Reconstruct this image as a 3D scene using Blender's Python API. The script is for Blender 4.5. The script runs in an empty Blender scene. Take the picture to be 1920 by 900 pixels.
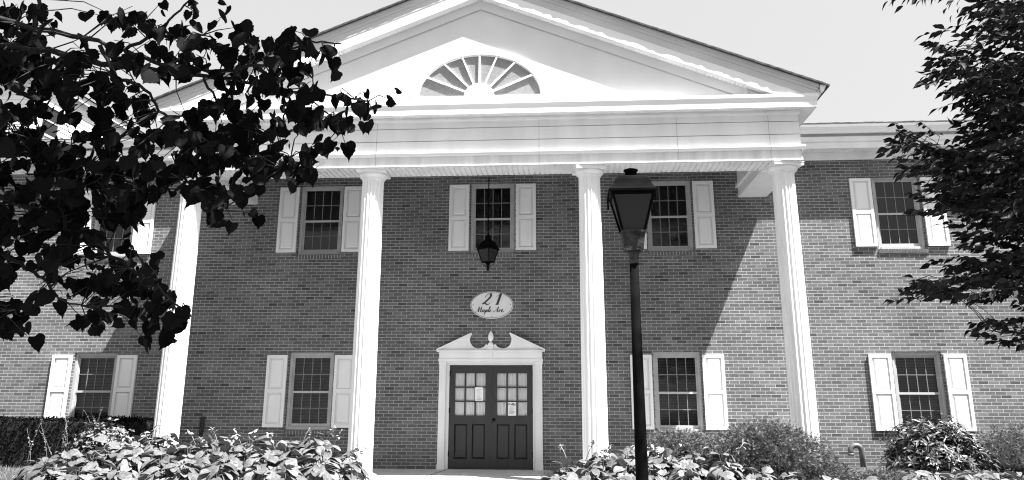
import bpy, math, random
import numpy as np
from mathutils import Vector, Matrix
R = math.radians
random.seed(7); rng = np.random.default_rng(11)
scene = bpy.context.scene
COL = scene.collection

# ------------------------------------------------------------------ camera
CAM = Vector((1.635, -16.853, 1.485))
PITCH, YAW, ROLL, FPX = 0.2563, -0.0716, 0.00244, 1482.34
_r = Vector((math.cos(YAW), -math.sin(YAW), 0))
_f = Vector((math.sin(YAW)*math.cos(PITCH), math.cos(YAW)*math.cos(PITCH), math.sin(PITCH)))
_u = _r.cross(_f)
cx_ = math.cos(ROLL)*_r + math.sin(ROLL)*_u
cy_ = -math.sin(ROLL)*_r + math.cos(ROLL)*_u
cam = bpy.data.cameras.new('camera'); camo = bpy.data.objects.new('camera', cam); COL.objects.link(camo)
m = Matrix((cx_, cy_, -_f)).transposed().to_4x4(); m.translation = CAM
camo.matrix_world = m
cam.sensor_width = 36; cam.sensor_fit = 'HORIZONTAL'; cam.lens = FPX/1920*36
cam.shift_y = -100/1920; cam.clip_start = 0.05; cam.clip_end = 3000
scene.camera = camo

# ------------------------------------------------------------------ light
SUN = Vector((1.69, -1.0, 3.75)).normalized()          # towards the sun
SUN_EL = math.asin(SUN.z); SUN_AZ = math.atan2(SUN.x, SUN.y)   # clockwise from +Y
world = bpy.data.worlds.new('World'); scene.world = world; world.use_nodes = True
nt = world.node_tree; bg = nt.nodes['Background']
sky = nt.nodes.new('ShaderNodeTexSky'); sky.sky_type = 'NISHITA'; sky.sun_disc = False
sky.sun_elevation = SUN_EL; sky.sun_rotation = SUN_AZ
sky.air_density = 1.0; sky.dust_density = 6.0; sky.ozone_density = 1.0
bw = nt.nodes.new('ShaderNodeRGBToBW')                  # a black-and-white photograph
veil = nt.nodes.new('ShaderNodeMixRGB'); veil.inputs[0].default_value = 0.6      # thin even high cloud over the blue
veil.inputs[2].default_value = (4.6, 4.6, 4.6, 1)
nt.links.new(sky.outputs[0], bw.inputs[0]); nt.links.new(bw.outputs[0], veil.inputs[1]); nt.links.new(veil.outputs[0], bg.inputs[0])
bg.inputs[1].default_value = 0.051
sl = bpy.data.lights.new('sun', 'SUN'); sl.energy = 5.0; sl.angle = R(0.5); sl.color = (1, 1, 1)
so = bpy.data.objects.new('sun', sl); COL.objects.link(so)
so.rotation_euler = (-SUN).to_track_quat('-Z', 'Y').to_euler(); so.location = (8, -10, 20)
vs = scene.view_settings
vs.view_transform = 'Standard'; vs.look = 'None'; vs.gamma = 1.0; vs.use_curve_mapping = False
vs.exposure = 2.15
scene.cycles.pixel_filter_type = 'BLACKMAN_HARRIS'; scene.cycles.filter_width = 1.1
scene.cycles.max_bounces = 8; scene.cycles.transparent_max_bounces = 16

# ------------------------------------------------------------------ helpers
def at(u, v, depth):
    """point of the place seen at photo pixel (u, v), that many metres in front of the camera"""
    return CAM + (_f + cx_*((u-960)/FPX) + cy_*((350-v)/FPX))*depth

class MB:
    def __init__(s): s.v = []; s.f = []; s.sm = []
    def add(s, vs_, fs, smooth=False):
        b = len(s.v); s.v.extend(tuple(p) for p in vs_)
        for f in fs: s.f.append(tuple(b+i for i in f)); s.sm.append(smooth)
    def box(s, x0, x1, y0, y1, z0, z1):
        s.add([(x0,y0,z0),(x1,y0,z0),(x1,y1,z0),(x0,y1,z0),(x0,y0,z1),(x1,y0,z1),(x1,y1,z1),(x0,y1,z1)],
              [(0,3,2,1),(4,5,6,7),(0,1,5,4),(1,2,6,5),(2,3,7,6),(3,0,4,7)])
    def bar(s, a, b, w, d, upv=(0,-1,0)):
        """rectangular bar from a to b, w wide across, d deep along upv"""
        a = Vector(a); b = Vector(b); t = (b-a).normalized(); n = Vector(upv); sd = t.cross(n).normalized()
        q = []
        for p in (a, b):
            for i, j in ((-1,0),(1,0),(1,1),(-1,1)): q.append(p+sd*(i*w/2)+n*(j*d))
        s.add(q, [(0,1,2,3),(7,6,5,4),(0,4,5,1),(1,5,6,2),(2,6,7,3),(3,7,4,0)])
    def tube(s, pts, rad, n=8, smooth=True, cap=True):
        pts = [Vector(p) for p in pts]
        if not hasattr(rad, '__len__'): rad = [rad]*len(pts)
        b = len(s.v); prev = None
        for i, p in enumerate(pts):
            t = (pts[min(i+1, len(pts)-1)]-pts[max(i-1, 0)])
            t = t.normalized() if t.length > 1e-9 else Vector((0,0,1))
            if prev is None:
                a = t.cross(Vector((0,0,1)) if abs(t.z) < .9 else Vector((1,0,0))).normalized()
            else:
                a = (prev - t*prev.dot(t)).normalized()
            prev = a; c = t.cross(a)
            for k in range(n):
                an = 2*math.pi*k/n; s.v.append(tuple(p+(a*math.cos(an)+c*math.sin(an))*rad[i]))
        for i in range(len(pts)-1):
            for k in range(n):
                s.f.append((b+i*n+k, b+i*n+(k+1)%n, b+(i+1)*n+(k+1)%n, b+(i+1)*n+k)); s.sm.append(smooth)
        if cap:
            s.f.append(tuple(b+k for k in reversed(range(n)))); s.sm.append(False)
            e = b+(len(pts)-1)*n; s.f.append(tuple(e+k for k in range(n))); s.sm.append(False)
    def lathe(s, prof, c=(0,0,0), n=32, smooth=True, ang0=0.0):
        """prof: list of (r, z)"""
        b = len(s.v)
        for r_, z in prof:
            for k in range(n):
                an = ang0+2*math.pi*k/n; s.v.append((c[0]+r_*math.cos(an), c[1]+r_*math.sin(an), c[2]+z))
        for i in range(len(prof)-1):
            for k in range(n):
                s.f.append((b+i*n+k, b+i*n+(k+1)%n, b+(i+1)*n+(k+1)%n, b+(i+1)*n+k)); s.sm.append(smooth)
        s.f.append(tuple(b+k for k in reversed(range(n)))); s.sm.append(False)
        e = b+(len(prof)-1)*n; s.f.append(tuple(e+k for k in range(n))); s.sm.append(False)
    def prism(s, poly, y0, y1):
        """polygon in (x, z), counter-clockwise seen from the front (-y), from y0 (front) to y1"""
        n = len(poly); b = [(x, y0, z) for x, z in poly]+[(x, y1, z) for x, z in poly]
        fs = [tuple(range(n)), tuple(reversed(range(n, 2*n)))]
        for i in range(n): fs.append((i, n+i, n+(i+1)%n, (i+1)%n))
        s.add(b, fs)
    def arr(s, V, F, smooth=False):
        b = len(s.v); s.v.extend(map(tuple, V.tolist())); s.f.extend(tuple(b+i for i in f) for f in F); s.sm.extend([smooth]*len(F))
    def build(s, name, mat, parent=None, fix=False):
        me = bpy.data.meshes.new(name); me.from_pydata(s.v, [], s.f)
        me.polygons.foreach_set('use_smooth', s.sm)
        me.materials.append(mat); me.update()
        if fix:
            import bmesh
            bm = bmesh.new(); bm.from_mesh(me); bmesh.ops.recalc_face_normals(bm, faces=bm.faces); bm.to_mesh(me); bm.free()
        o = bpy.data.objects.new(name, me); COL.objects.link(o)
        if parent: o.parent = parent
        return o

def link(name, me, parent=None, loc=(0,0,0)):
    o = bpy.data.objects.new(name, me); COL.objects.link(o); o.location = loc
    if parent: o.parent = parent
    return o
def empty(name, loc=(0,0,0)):
    o = bpy.data.objects.new(name, None); COL.objects.link(o); o.location = loc; o.empty_display_size = .2; return o
def tag(o, label=None, cat=None, group=None, kind=None):
    if label: o['label'] = label
    if cat: o['category'] = cat
    if group: o['group'] = group
    if kind: o['kind'] = kind
    return o

# ------------------------------------------------------------------ materials (all greys: the photograph is black and white)
def mat(name, g, rough=.6, var=0.0, scale=4.0, stretch=(1,1,1), bump=0.0, bscale=60.0, spec=.5, metal=0.0, detail=4):
    M = bpy.data.materials.new(name); M.use_nodes = True; t = M.node_tree; p = t.nodes['Principled BSDF']
    p.inputs['Base Color'].default_value = (g, g, g, 1); p.inputs['Roughness'].default_value = rough
    p.inputs['Specular IOR Level'].default_value = spec; p.inputs['Metallic'].default_value = metal
    tc = t.nodes.new('ShaderNodeTexCoord')
    if var:
        mp = t.nodes.new('ShaderNodeMapping'); mp.inputs['Scale'].default_value = stretch
        n = t.nodes.new('ShaderNodeTexNoise'); n.inputs['Scale'].default_value = scale; n.inputs['Detail'].default_value = detail
        r_ = t.nodes.new('ShaderNodeMapRange'); r_.inputs[1].default_value = .3; r_.inputs[2].default_value = .7
        r_.inputs[3].default_value = g*(1-var); r_.inputs[4].default_value = min(.95, g*(1+var))
        t.links.new(tc.outputs['Object'], mp.inputs[0]); t.links.new(mp.outputs[0], n.inputs[0])
        t.links.new(n.outputs[0], r_.inputs[0]); t.links.new(r_.outputs[0], p.inputs['Base Color'])
    if bump:
        n2 = t.nodes.new('ShaderNodeTexNoise'); n2.inputs['Scale'].default_value = bscale; n2.inputs['Detail'].default_value = 5
        b = t.nodes.new('ShaderNodeBump'); b.inputs['Strength'].default_value = bump; b.inputs['Distance'].default_value = .02
        t.links.new(tc.outputs['Object'], n2.inputs[0]); t.links.new(n2.outputs[0], b.inputs['Height']); t.links.new(b.outputs[0], p.inputs['Normal'])
    return M

def leafmat(name, g, var=.35, rough=.45, spec=.4, trans=0.0, mottle=0.0):
    """every leaf its own grey (random per island)"""
    M = bpy.data.materials.new(name); M.use_nodes = True; t = M.node_tree; p = t.nodes['Principled BSDF']
    gi = t.nodes.new('ShaderNodeNewGeometry'); r_ = t.nodes.new('ShaderNodeMapRange')
    r_.inputs[3].default_value = g*(1-var); r_.inputs[4].default_value = g*(1+var)
    t.links.new(gi.outputs['Random Per Island'], r_.inputs[0]); t.links.new(r_.outputs[0], p.inputs['Base Color'])
    if mottle:                                                  # uneven leaf surface
        tc = t.nodes.new('ShaderNodeTexCoord'); n = t.nodes.new('ShaderNodeTexNoise'); n.inputs['Scale'].default_value = 28; n.inputs['Detail'].default_value = 3
        q_ = t.nodes.new('ShaderNodeMapRange'); q_.inputs[1].default_value = .3; q_.inputs[2].default_value = .7; q_.inputs[3].default_value = 1-mottle; q_.inputs[4].default_value = 1+mottle
        mu = t.nodes.new('ShaderNodeMath'); mu.operation = 'MULTIPLY'; bp = t.nodes.new('ShaderNodeBump'); bp.inputs['Strength'].default_value = .6; bp.inputs['Distance'].default_value = .012
        t.links.new(tc.outputs['Object'], n.inputs[0]); t.links.new(n.outputs[0], q_.inputs[0]); t.links.new(q_.outputs[0], mu.inputs[0]); t.links.new(r_.outputs[0], mu.inputs[1])
        t.links.new(mu.outputs[0], p.inputs['Base Color']); t.links.new(n.outputs[0], bp.inputs['Height']); t.links.new(bp.outputs[0], p.inputs['Normal'])
    p.inputs['Roughness'].default_value = rough; p.inputs['Specular IOR Level'].default_value = spec
    if trans:
        tr = t.nodes.new('ShaderNodeBsdfTranslucent'); tr.inputs[0].default_value = (g, g, g, 1)
        mx = t.nodes.new('ShaderNodeMixShader'); mx.inputs[0].default_value = trans
        t.links.new(p.outputs[0], mx.inputs[1]); t.links.new(tr.outputs[0], mx.inputs[2])
        t.links.new(mx.outputs[0], t.nodes['Material Output'].inputs[0])
    return M

def brickmat():
    M = bpy.data.materials.new('brick'); M.use_nodes = True; t = M.node_tree; p = t.nodes['Principled BSDF']
    tc = t.nodes.new('ShaderNodeTexCoord'); sp = t.nodes.new('ShaderNodeSeparateXYZ'); cb = t.nodes.new('ShaderNodeCombineXYZ')
    ad = t.nodes.new('ShaderNodeMath'); ad.operation = 'ADD'
    t.links.new(tc.outputs['Object'], sp.inputs[0])
    t.links.new(sp.outputs[0], ad.inputs[0]); t.links.new(sp.outputs[1], ad.inputs[1])
    t.links.new(ad.outputs[0], cb.inputs[0]); t.links.new(sp.outputs[2], cb.inputs[1])
    wob = t.nodes.new('ShaderNodeTexNoise'); wob.inputs['Scale'].default_value = 9; wob.inputs['Detail'].default_value = 2
    wv = t.nodes.new('ShaderNodeVectorMath'); wv.operation = 'SCALE'; wv.inputs[3].default_value = .006
    wa = t.nodes.new('ShaderNodeVectorMath'); wa.operation = 'ADD'
    t.links.new(cb.outputs[0], wob.inputs[0]); t.links.new(wob.outputs[1], wv.inputs[0]); t.links.new(cb.outputs[0], wa.inputs[0]); t.links.new(wv.outputs[0], wa.inputs[1])
    br = t.nodes.new('ShaderNodeTexBrick'); br.inputs['Scale'].default_value = 1
    br.inputs['Brick Width'].default_value = .2032; br.inputs['Row Height'].default_value = .0677
    br.inputs['Mortar Size'].default_value = .0055; br.inputs['Mortar Smooth'].default_value = .25
    br.inputs['Color1'].default_value = (0,0,0,1); br.inputs['Color2'].default_value = (1,1,1,1); br.inputs['Mortar'].default_value = (.5,.5,.5,1)
    t.links.new(wa.outputs[0], br.inputs[0])
    ramp = t.nodes.new('ShaderNodeValToRGB'); e = ramp.color_ramp.elements
    e[0].position = .01; e[0].color = (.05,.05,.05,1); e[1].position = 1; e[1].color = (.135,.135,.135,1)
    q = e.new(.045); q.color = (.078,.078,.078,1); q = e.new(.6); q.color = (.104,.104,.104,1)
    t.links.new(br.outputs[0], ramp.inputs[0])
    n = t.nodes.new('ShaderNodeTexNoise'); n.inputs['Scale'].default_value = 45; n.inputs['Detail'].default_value = 6
    nr = t.nodes.new('ShaderNodeMapRange'); nr.inputs[1].default_value = .25; nr.inputs[2].default_value = .75; nr.inputs[3].default_value = .72; nr.inputs[4].default_value = 1.28
    n3 = t.nodes.new('ShaderNodeTexNoise'); n3.inputs['Scale'].default_value = .9; n3.inputs['Detail'].default_value = 3
    nr3 = t.nodes.new('ShaderNodeMapRange'); nr3.inputs[1].default_value = .3; nr3.inputs[2].default_value = .7; nr3.inputs[3].default_value = .84; nr3.inputs[4].default_value = 1.14
    t.links.new(cb.outputs[0], n.inputs[0]); t.links.new(n.outputs[0], nr.inputs[0]); t.links.new(cb.outputs[0], n3.inputs[0]); t.links.new(n3.outputs[0], nr3.inputs[0])
    mu = t.nodes.new('ShaderNodeMath'); mu.operation = 'MULTIPLY'; t.links.new(nr.outputs[0], mu.inputs[0]); t.links.new(nr3.outputs[0], mu.inputs[1])
    mc = t.nodes.new('ShaderNodeMixRGB'); mc.inputs[2].default_value = (.33,.33,.33,1)
    t.links.new(br.outputs[1], mc.inputs[0]); t.links.new(ramp.outputs[0], mc.inputs[1])
    vm = t.nodes.new('ShaderNodeMixRGB'); vm.blend_type = 'MULTIPLY'; vm.inputs[0].default_value = 1
    t.links.new(mc.outputs[0], vm.inputs[1]); t.links.new(mu.outputs[0], vm.inputs[2]); t.links.new(vm.outputs[0], p.inputs['Base Color'])
    p.inputs['Roughness'].default_value = .85; p.inputs['Specular IOR Level'].default_value = .2
    inv = t.nodes.new('ShaderNodeMath'); inv.operation = 'MULTIPLY_ADD'; inv.inputs[1].default_value = -1; inv.inputs[2].default_value = 1
    t.links.new(br.outputs[1], inv.inputs[0])
    ba = t.nodes.new('ShaderNodeMath'); ba.operation = 'MULTIPLY_ADD'; ba.inputs[1].default_value = .35
    t.links.new(n.outputs[0], ba.inputs[0]); t.links.new(inv.outputs[0], ba.inputs[2])
    bp = t.nodes.new('ShaderNodeBump'); bp.inputs['Strength'].default_value = .6; bp.inputs['Distance'].default_value = .006
    t.links.new(ba.outputs[0], bp.inputs['Height']); t.links.new(bp.outputs[0], p.inputs['Normal'])
    return M

def glassmat(name, tint=.75):
    M = bpy.data.materials.new(name); M.use_nodes = True; t = M.node_tree
    t.nodes.remove(t.nodes['Principled BSDF'])
    tr = t.nodes.new('ShaderNodeBsdfTransparent'); tr.inputs[0].default_value = (tint,tint,tint,1)
    gl = t.nodes.new('ShaderNodeBsdfGlossy'); gl.inputs['Roughness'].default_value = .03; gl.inputs[0].default_value = (.9,.9,.9,1)
    fr = t.nodes.new('ShaderNodeFresnel'); fr.inputs[0].default_value = 1.5
    tc = t.nodes.new('ShaderNodeTexCoord'); n = t.nodes.new('ShaderNodeTexNoise'); n.inputs['Scale'].default_value = 2.2
    b = t.nodes.new('ShaderNodeBump'); b.inputs['Strength'].default_value = .25; b.inputs['Distance'].default_value = .02
    t.links.new(tc.outputs['Object'], n.inputs[0]); t.links.new(n.outputs[0], b.inputs['Height']); t.links.new(b.outputs[0], gl.inputs['Normal'])
    mx = t.nodes.new('ShaderNodeMixShader'); t.links.new(fr.outputs[0], mx.inputs[0]); t.links.new(tr.outputs[0], mx.inputs[1]); t.links.new(gl.outputs[0], mx.inputs[2])
    t.links.new(mx.outputs[0], t.nodes['Material Output'].inputs[0])
    return M

M = {}
M['brick'] = brickmat()
M['white'] = mat('white_paint', .74, .5, .07, 1.6, (.35,1,1.0), .05, 30)
M['trim'] = mat('trim_white', .68, .5, .09, 2.5, (1,1,.35), .04, 40)
M['stain'] = mat('stained_trim', .66, .55, .13, 3.0, (2.2,1,.12), .03, 30)
M['column'] = mat('column_paint', .72, .5, .11, 2.2, (2.5,2.5,.25), .04, 40)
M['crown'] = mat('crown_paint', .47, .6, .1, 2.0, (.3,1,1))  # rake crown in a darker grey than the other trim
M['ceiling'] = mat('porch_ceiling', .3, .7)
M['stucco'] = mat('stucco', .62, .8, .05, 1.1, (1,1,1), .12, 70)
M['shutter'] = mat('shutter_paint', .66, .45, .05, 2.5, (1,1,.4))
M['frame'] = mat('window_frame', .34, .5, .12, 5)
M['muntin'] = mat('muntin', .14, .5)
M['rail'] = mat('meeting_rail', .36, .5)
M['glass'] = glassmat('window_glass', .62)
M['clearglass'] = glassmat('door_glass', .96)
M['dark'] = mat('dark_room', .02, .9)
M['blind'] = mat('blind', .22, .7, .1, 3)
M['obscure'] = mat('obscure_glass', .2, .5, .15, 22, (1,1,1), .25, 90)
M['door'] = mat('door_wood', .014, .5, .3, 5, (6,1,.5), .03, 40)
M['curtain'] = mat('curtain', .8, .9, .1, 9, (4,1,.3))
M['paper'] = mat('paper', .75, .8)
M['ink'] = mat('ink', .02, .6)
M['inkgrey'] = mat('printed_text', .2, .7)
M['signface'] = mat('sign_face', .6, .5, .06, 6)
M['black'] = mat('black_iron', .004, .8, .4, 7, (1,1,1), .12, 90, .02)
M['oldiron'] = mat('peeling_iron', .03, .75, .8, 14, (1,1,1), .5, 60, .2)
M['lampglass'] = mat('smoked_glass', .022, .35, .15, 3, spec=.25)
M['shingle'] = mat('shingle', .045, .9, .5, 14, (1,1,1), .6, 60)
M['concrete'] = mat('concrete', .42, .9, .14, 3, (1,1,1), .2, 50)
M['soil'] = mat('mulch', .03, .95, .6, 25, (1,1,1), .9, 45)
M['lawn'] = mat('lawn', .07, .95, .4, 12, (1,1,1), .6, 80)
M['bark'] = mat('bark', .012, .9, .5, 12, (1,1,.2), .7, 50)
M['clap'] = mat('clapboard', .72, .6, .05, 3)
M['hosta'] = leafmat('hosta_leaf', .108, .4, .5, .25, .12, .3)
M['hostadark'] = leafmat('hosta_leaf_dark', .07, .4, .5, .25, .12, .3)
M['stalk'] = leafmat('flower_stalk', .10, .4, .5)
M['flower'] = leafmat('hosta_flower', .2, .3, .5)
M['juniper'] = leafmat('juniper', .13, .7, .7, .15)
M['rhodo'] = leafmat('rhododendron_leaf', .055, .4, .4, .4)
M['azalea'] = leafmat('azalea_leaf', .12, .4, .5, .3)
M['hedge'] = leafmat('hedge_leaf', .006, .7, .9, .02)
M['hedgecore'] = mat('hedge_core', .008, 1)  # near-black solid fill: the shade inside shrubs and hedge put into colour
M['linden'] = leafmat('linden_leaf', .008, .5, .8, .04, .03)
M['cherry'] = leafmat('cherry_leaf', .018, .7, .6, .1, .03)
M['grass'] = leafmat('grass_blade', .1, .4, .6)

# ------------------------------------------------------------------ ground
def gz(x, y):
    s = min(1, max(0, (y+9)/5.2)); s = s*s*(3-2*s)
    z = -.15+.27*s
    d = max(0.0, 1-abs(x+.35)/1.75) ; d = min(1, d*5)
    zp = -.28
    if abs(x) < 6.32 and y > -3.02: return zp
    return z*(1-d)+zp*d
g = MB()
xs = sorted(set([-600,-200,-60,-30]+[-15+.25*i for i in range(121)]+[30,60,200,600]))
ys = sorted(set([-600,-200,-60,-25]+[-15+.25*i for i in range(77)]+[30,60,200,600]))
V = [(x, y, gz(x, y)) for y in ys for x in xs]; nx = len(xs)
F = [(j*nx+i, j*nx+i+1, (j+1)*nx+i+1, (j+1)*nx+i) for j in range(len(ys)-1) for i in range(nx-1)]
g.add(V, F, True); tag(g.build('lawn', M['lawn']), kind='structure')
# planting beds: a sheet of mulch lying on the ground
for bx0, bx1, by1 in ((-8.6, -1.75, -3.04), (1.15, 6.36, -3.04), (6.36, 13.0, -.1)):
    b = MB(); n_ = 40; k_ = 16
    V = []
    for j in range(k_+1):
        for i in range(n_+1):
            x = bx0+(bx1-bx0)*i/n_; y = -6.3+(6.3+by1)*j/k_
            if bx0 < 0 and j < 6: y += .25*math.sin(x*2.1)
            V.append((x, y, gz(x, y)+.012))
    b.add(V, [(j*(n_+1)+i, j*(n_+1)+i+1, (j+1)*(n_+1)+i+1, (j+1)*(n_+1)+i) for j in range(k_) for i in range(n_)], True)
    tag(b.build('flower_bed', M['soil']), kind='structure')
s = MB(); s.box(-6.3, 6.3, -3.0, .35, -.4, 0.0); 
tag(s.build('porch_floor', M['concrete']), kind='structure')
s = MB()
for i in range(6):
    y1 = -3.006-1.5*i; y0 = y1-1.494; za = -.004-.025*i; zb = za-.025
    s.add([(-1.55,y0,zb),(.95,y0,zb),(.95,y1,za),(-1.55,y1,za),(-1.55,y0,zb-.3),(.95,y0,zb-.3),(.95,y1,za-.3),(-1.55,y1,za-.3)],
          [(0,1,2,3),(0,4,5,1),(1,5,6,2),(2,6,7,3),(3,7,4,0)])
tag(s.build('path', M['concrete']), kind='structure')
s = MB()
s.bar((-.87,-.05,.001),(-1.27,-2.99,.001),.014,.003,(0,0,1)); s.bar((1.3,-.05,.001),(1.5,-2.99,.001),.014,.003,(0,0,1))
tag(s.build('porch_floor_joint', M['soil']), kind='structure')

# ------------------------------------------------------------------ building
B = tag(empty('office_building', (0,0,0)), 'two-storey brick office building with white columned portico and pediment', 'building')
WX = [-8.6212, -3.8351, 3.8351, 8.6212]; WW = .482
LB, LT, UB, UT = .7486, 2.3325, 4.4392, 5.9969
opens = [(x-WW, x+WW, LB, LT) for x in WX]+[(x-WW, x+WW, UB, UT) for x in WX+[0.0]]+[(-.955, .945, -.3, 2.105)]
XL, XR, ZT = -15.5, 15.5, 6.9
def cut_wall(opens, x0, x1, z0, z1, y=0.0, depth=.14):
    w = MB()
    xs = sorted(set([x0, x1]+[o[0] for o in opens]+[o[1] for o in opens])); zs = sorted(set([z0, z1]+[o[2] for o in opens]+[o[3] for o in opens]))
    for i in range(len(xs)-1):
        for j in range(len(zs)-1):
            a, b, c, d = xs[i], xs[i+1], zs[j], zs[j+1]
            mx, mz = (a+b)/2, (c+d)/2
            if any(o[0] < mx < o[1] and o[2] < mz < o[3] for o in opens): continue
            w.add([(a,y,c),(b,y,c),(b,y,d),(a,y,d)], [(0,1,2,3)])
    for a, b, c, d in opens:
        e = y+depth
        w.add([(a,y,c),(a,e,c),(a,e,d),(a,y,d)], [(0,1,2,3)]); w.add([(b,y,c),(b,e,c),(b,e,d),(b,y,d)], [(3,2,1,0)])
        w.add([(a,y,d),(a,e,d),(b,e,d),(b,y,d)], [(0,1,2,3)]); w.add([(a,y,c),(a,e,c),(b,e,c),(b,y,c)], [(3,2,1,0)])
    return w
w = cut_wall(opens, XL, XR, -.4, ZT)
w.add([(XL,0,-.4),(XL,12,-.4),(XL,12,ZT),(XL,0,ZT)], [(3,2,1,0)]); w.add([(XR,0,-.4),(XR,12,-.4),(XR,12,ZT),(XR,0,ZT)], [(0,1,2,3)])
w.add([(XL,12,-.4),(XR,12,-.4),(XR,12,ZT),(XL,12,ZT)], [(3,2,1,0)])
w.build('wall', M['brick'], B)

# ---- windows: one mesh set, copied
def window_meshes():
    H = LT-LB
    f = MB(); y0, y1 = .045, .135; t = .062
    f.box(-WW+.002, -WW+t, y0, y1, .002, H-.002); f.box(WW-t, WW-.002, y0, y1, .002, H-.002)
    f.box(-WW+t, WW-t, y0, y1, H-t-.004, H-.002); f.box(-WW+t, WW-t, y0-.012, y1, .002, .055)
    f.box(-WW+t, -WW+t+.02, y0+.025, y1, .055, H-t-.004); f.box(WW-t-.02, WW-t, y0+.025, y1, .055, H-t-.004)
    f.box(-WW+t+.02, WW-t-.02, y0+.025, y1, H-t-.03, H-t-.004)
    xi = WW-t-.02; zt = H-t-.03; zb = .055; zm = (zt+zb)/2-.01
    sa = MB(); sa.box(-xi, xi, y0+.03, y0+.055, zm-.022, zm+.022)           # meeting rail
    lo = MB(); lo.box(-xi, xi, y0+.045, y0+.075, zb, zb+.07); lo.box(-xi, -xi+.022, y0+.045, y0+.075, zb+.07, zm-.022); lo.box(xi-.022, xi, y0+.045, y0+.075, zb+.07, zm-.022)
    lo.box(-xi, -xi+.018, y0+.04, y0+.06, zm+.022, zt); lo.box(xi-.018, xi, y0+.04, y0+.06, zm+.022, zt); lo.box(-xi+.018, xi-.018, y0+.04, y0+.06, zt-.025, zt)
    mu = MB()
    for a, b, yy in ((zm+.022, zt-.025, y0+.046), (zb+.07, zm-.022, y0+.06)):
        for k in (1,2,3):
            x = -xi+.02+(2*xi-.04)*k/4; mu.box(x-.008, x+.008, yy, yy+.008, a, b)
        z = (a+b)/2; mu.box(-xi+.02, xi-.02, yy+.001, yy+.009, z-.008, z+.008)
    gl = MB()
    for a, b, yy in ((zm+.022, zt-.025, y0+.058), (zb+.07, zm-.022, y0+.072)):
        gl.add([(-xi+.01,yy,a),(xi-.01,yy,a),(xi-.01,yy,b),(-xi+.01,yy,b)], [(0,1,2,3)])
    bl = MB(); n_ = 46
    for k in range(n_):
        z = zb+(zt-zb)*(k+.5)/n_; h = (zt-zb)/n_
        bl.add([(-xi,y0+.150,z-h*.30),(xi,y0+.150,z-h*.30),(xi,y0+.165,z+h*.42),(-xi,y0+.165,z+h*.42)], [(0,1,2,3)])
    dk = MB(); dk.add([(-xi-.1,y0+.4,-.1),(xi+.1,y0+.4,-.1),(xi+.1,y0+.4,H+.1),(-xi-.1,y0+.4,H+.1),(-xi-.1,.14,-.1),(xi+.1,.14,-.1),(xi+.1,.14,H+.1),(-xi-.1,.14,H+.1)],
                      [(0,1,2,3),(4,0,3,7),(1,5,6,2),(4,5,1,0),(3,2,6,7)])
    si = MB(); nb = 15; bw_ = (2*WW+.04)/nb
    for k in range(nb):
        x = -WW-.02+bw_*k; dz = random.uniform(-.002,.002)
        si.add([(x+.007,-.028,-.093+dz),(x+bw_-.007,-.028,-.093+dz),(x+bw_-.007,-.035,-.012+dz),(x+.007,-.035,-.012+dz),
                (x+.007,.05,-.085),(x+bw_-.007,.05,-.085),(x+bw_-.007,.05,.001),(x+.007,.05,.001)],
               [(0,1,2,3),(3,2,6,7),(0,4,5,1),(0,3,7,4),(1,5,6,2)])
    sm = MB(); sm.add([(-WW-.018,-.022,-.089),(WW+.018,-.022,-.089),(WW+.018,-.029,-.016),(-WW-.018,-.029,-.016),(-WW-.018,.05,-.089),(WW+.018,.05,-.089),(WW+.018,.05,-.002),(-WW-.018,.05,-.002)],
                      [(0,1,2,3),(3,2,6,7),(0,4,5,1),(0,3,7,4),(1,5,6,2)])
    return dict(frame=f, sash=lo, rail=sa, mu=mu, gl=gl, bl=bl, dk=dk, si=si, sm=sm)
W = window_meshes()
M['sillbrick'] = mat('sill_brick', .095, .85, .3, 12, (1,1,1), .3, 60)
M['mortar'] = mat('mortar', .36, .9, .15, 20)
proto = W['frame'].build('window', M['frame'], B)
kids = [W['sash'].build('sash', M['frame'], proto), W['rail'].build('meeting_rail', M['rail'], proto), W['mu'].build('muntin', M['muntin'], proto),
        W['gl'].build('pane', M['glass'], proto), W['dk'].build('interior', M['dark'], proto),
        W['si'].build('sill', M['sillbrick'], proto), W['sm'].build('sill_mortar', M['mortar'], proto)]
blind = W['bl'].build('blind', M['blind'], proto)
def shutter_mesh():
    s = MB(); w_, h = .44, 1.475; d = .052; fw = .062; mid = h*.5
    s.box(0, fw, -d, -.004, 0, h); s.box(w_-fw, w_, -d, -.004, 0, h)
    s.box(fw, w_-fw, -d, -.004, 0, fw); s.box(fw, w_-fw, -d, -.004, h-fw, h); s.box(fw, w_-fw, -d, -.004, mid-.035, mid+.035)
    for a, b in ((fw, mid-.035), (mid+.035, h-fw)):
        x0, x1, e = fw, w_-fw, .05
        s.add([(x0,-.022,a),(x1,-.022,a),(x1,-.022,b),(x0,-.022,b),
               (x0+.018,-.022,a+.018),(x1-.018,-.022,a+.018),(x1-.018,-.022,b-.018),(x0+.018,-.022,b-.018),
               (x0+e,-.046,a+e),(x1-e,-.046,a+e),(x1-e,-.046,b-e),(x0+e,-.046,b-e)],
              [(0,1,5,4),(1,2,6,5),(2,3,7,6),(3,0,4,7),(4,5,9,8),(5,6,10,9),(6,7,11,10),(7,4,8,11),(8,9,10,11)])
    return s
shp = shutter_mesh().build('shutter', M['shutter'], B); first = True
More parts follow.
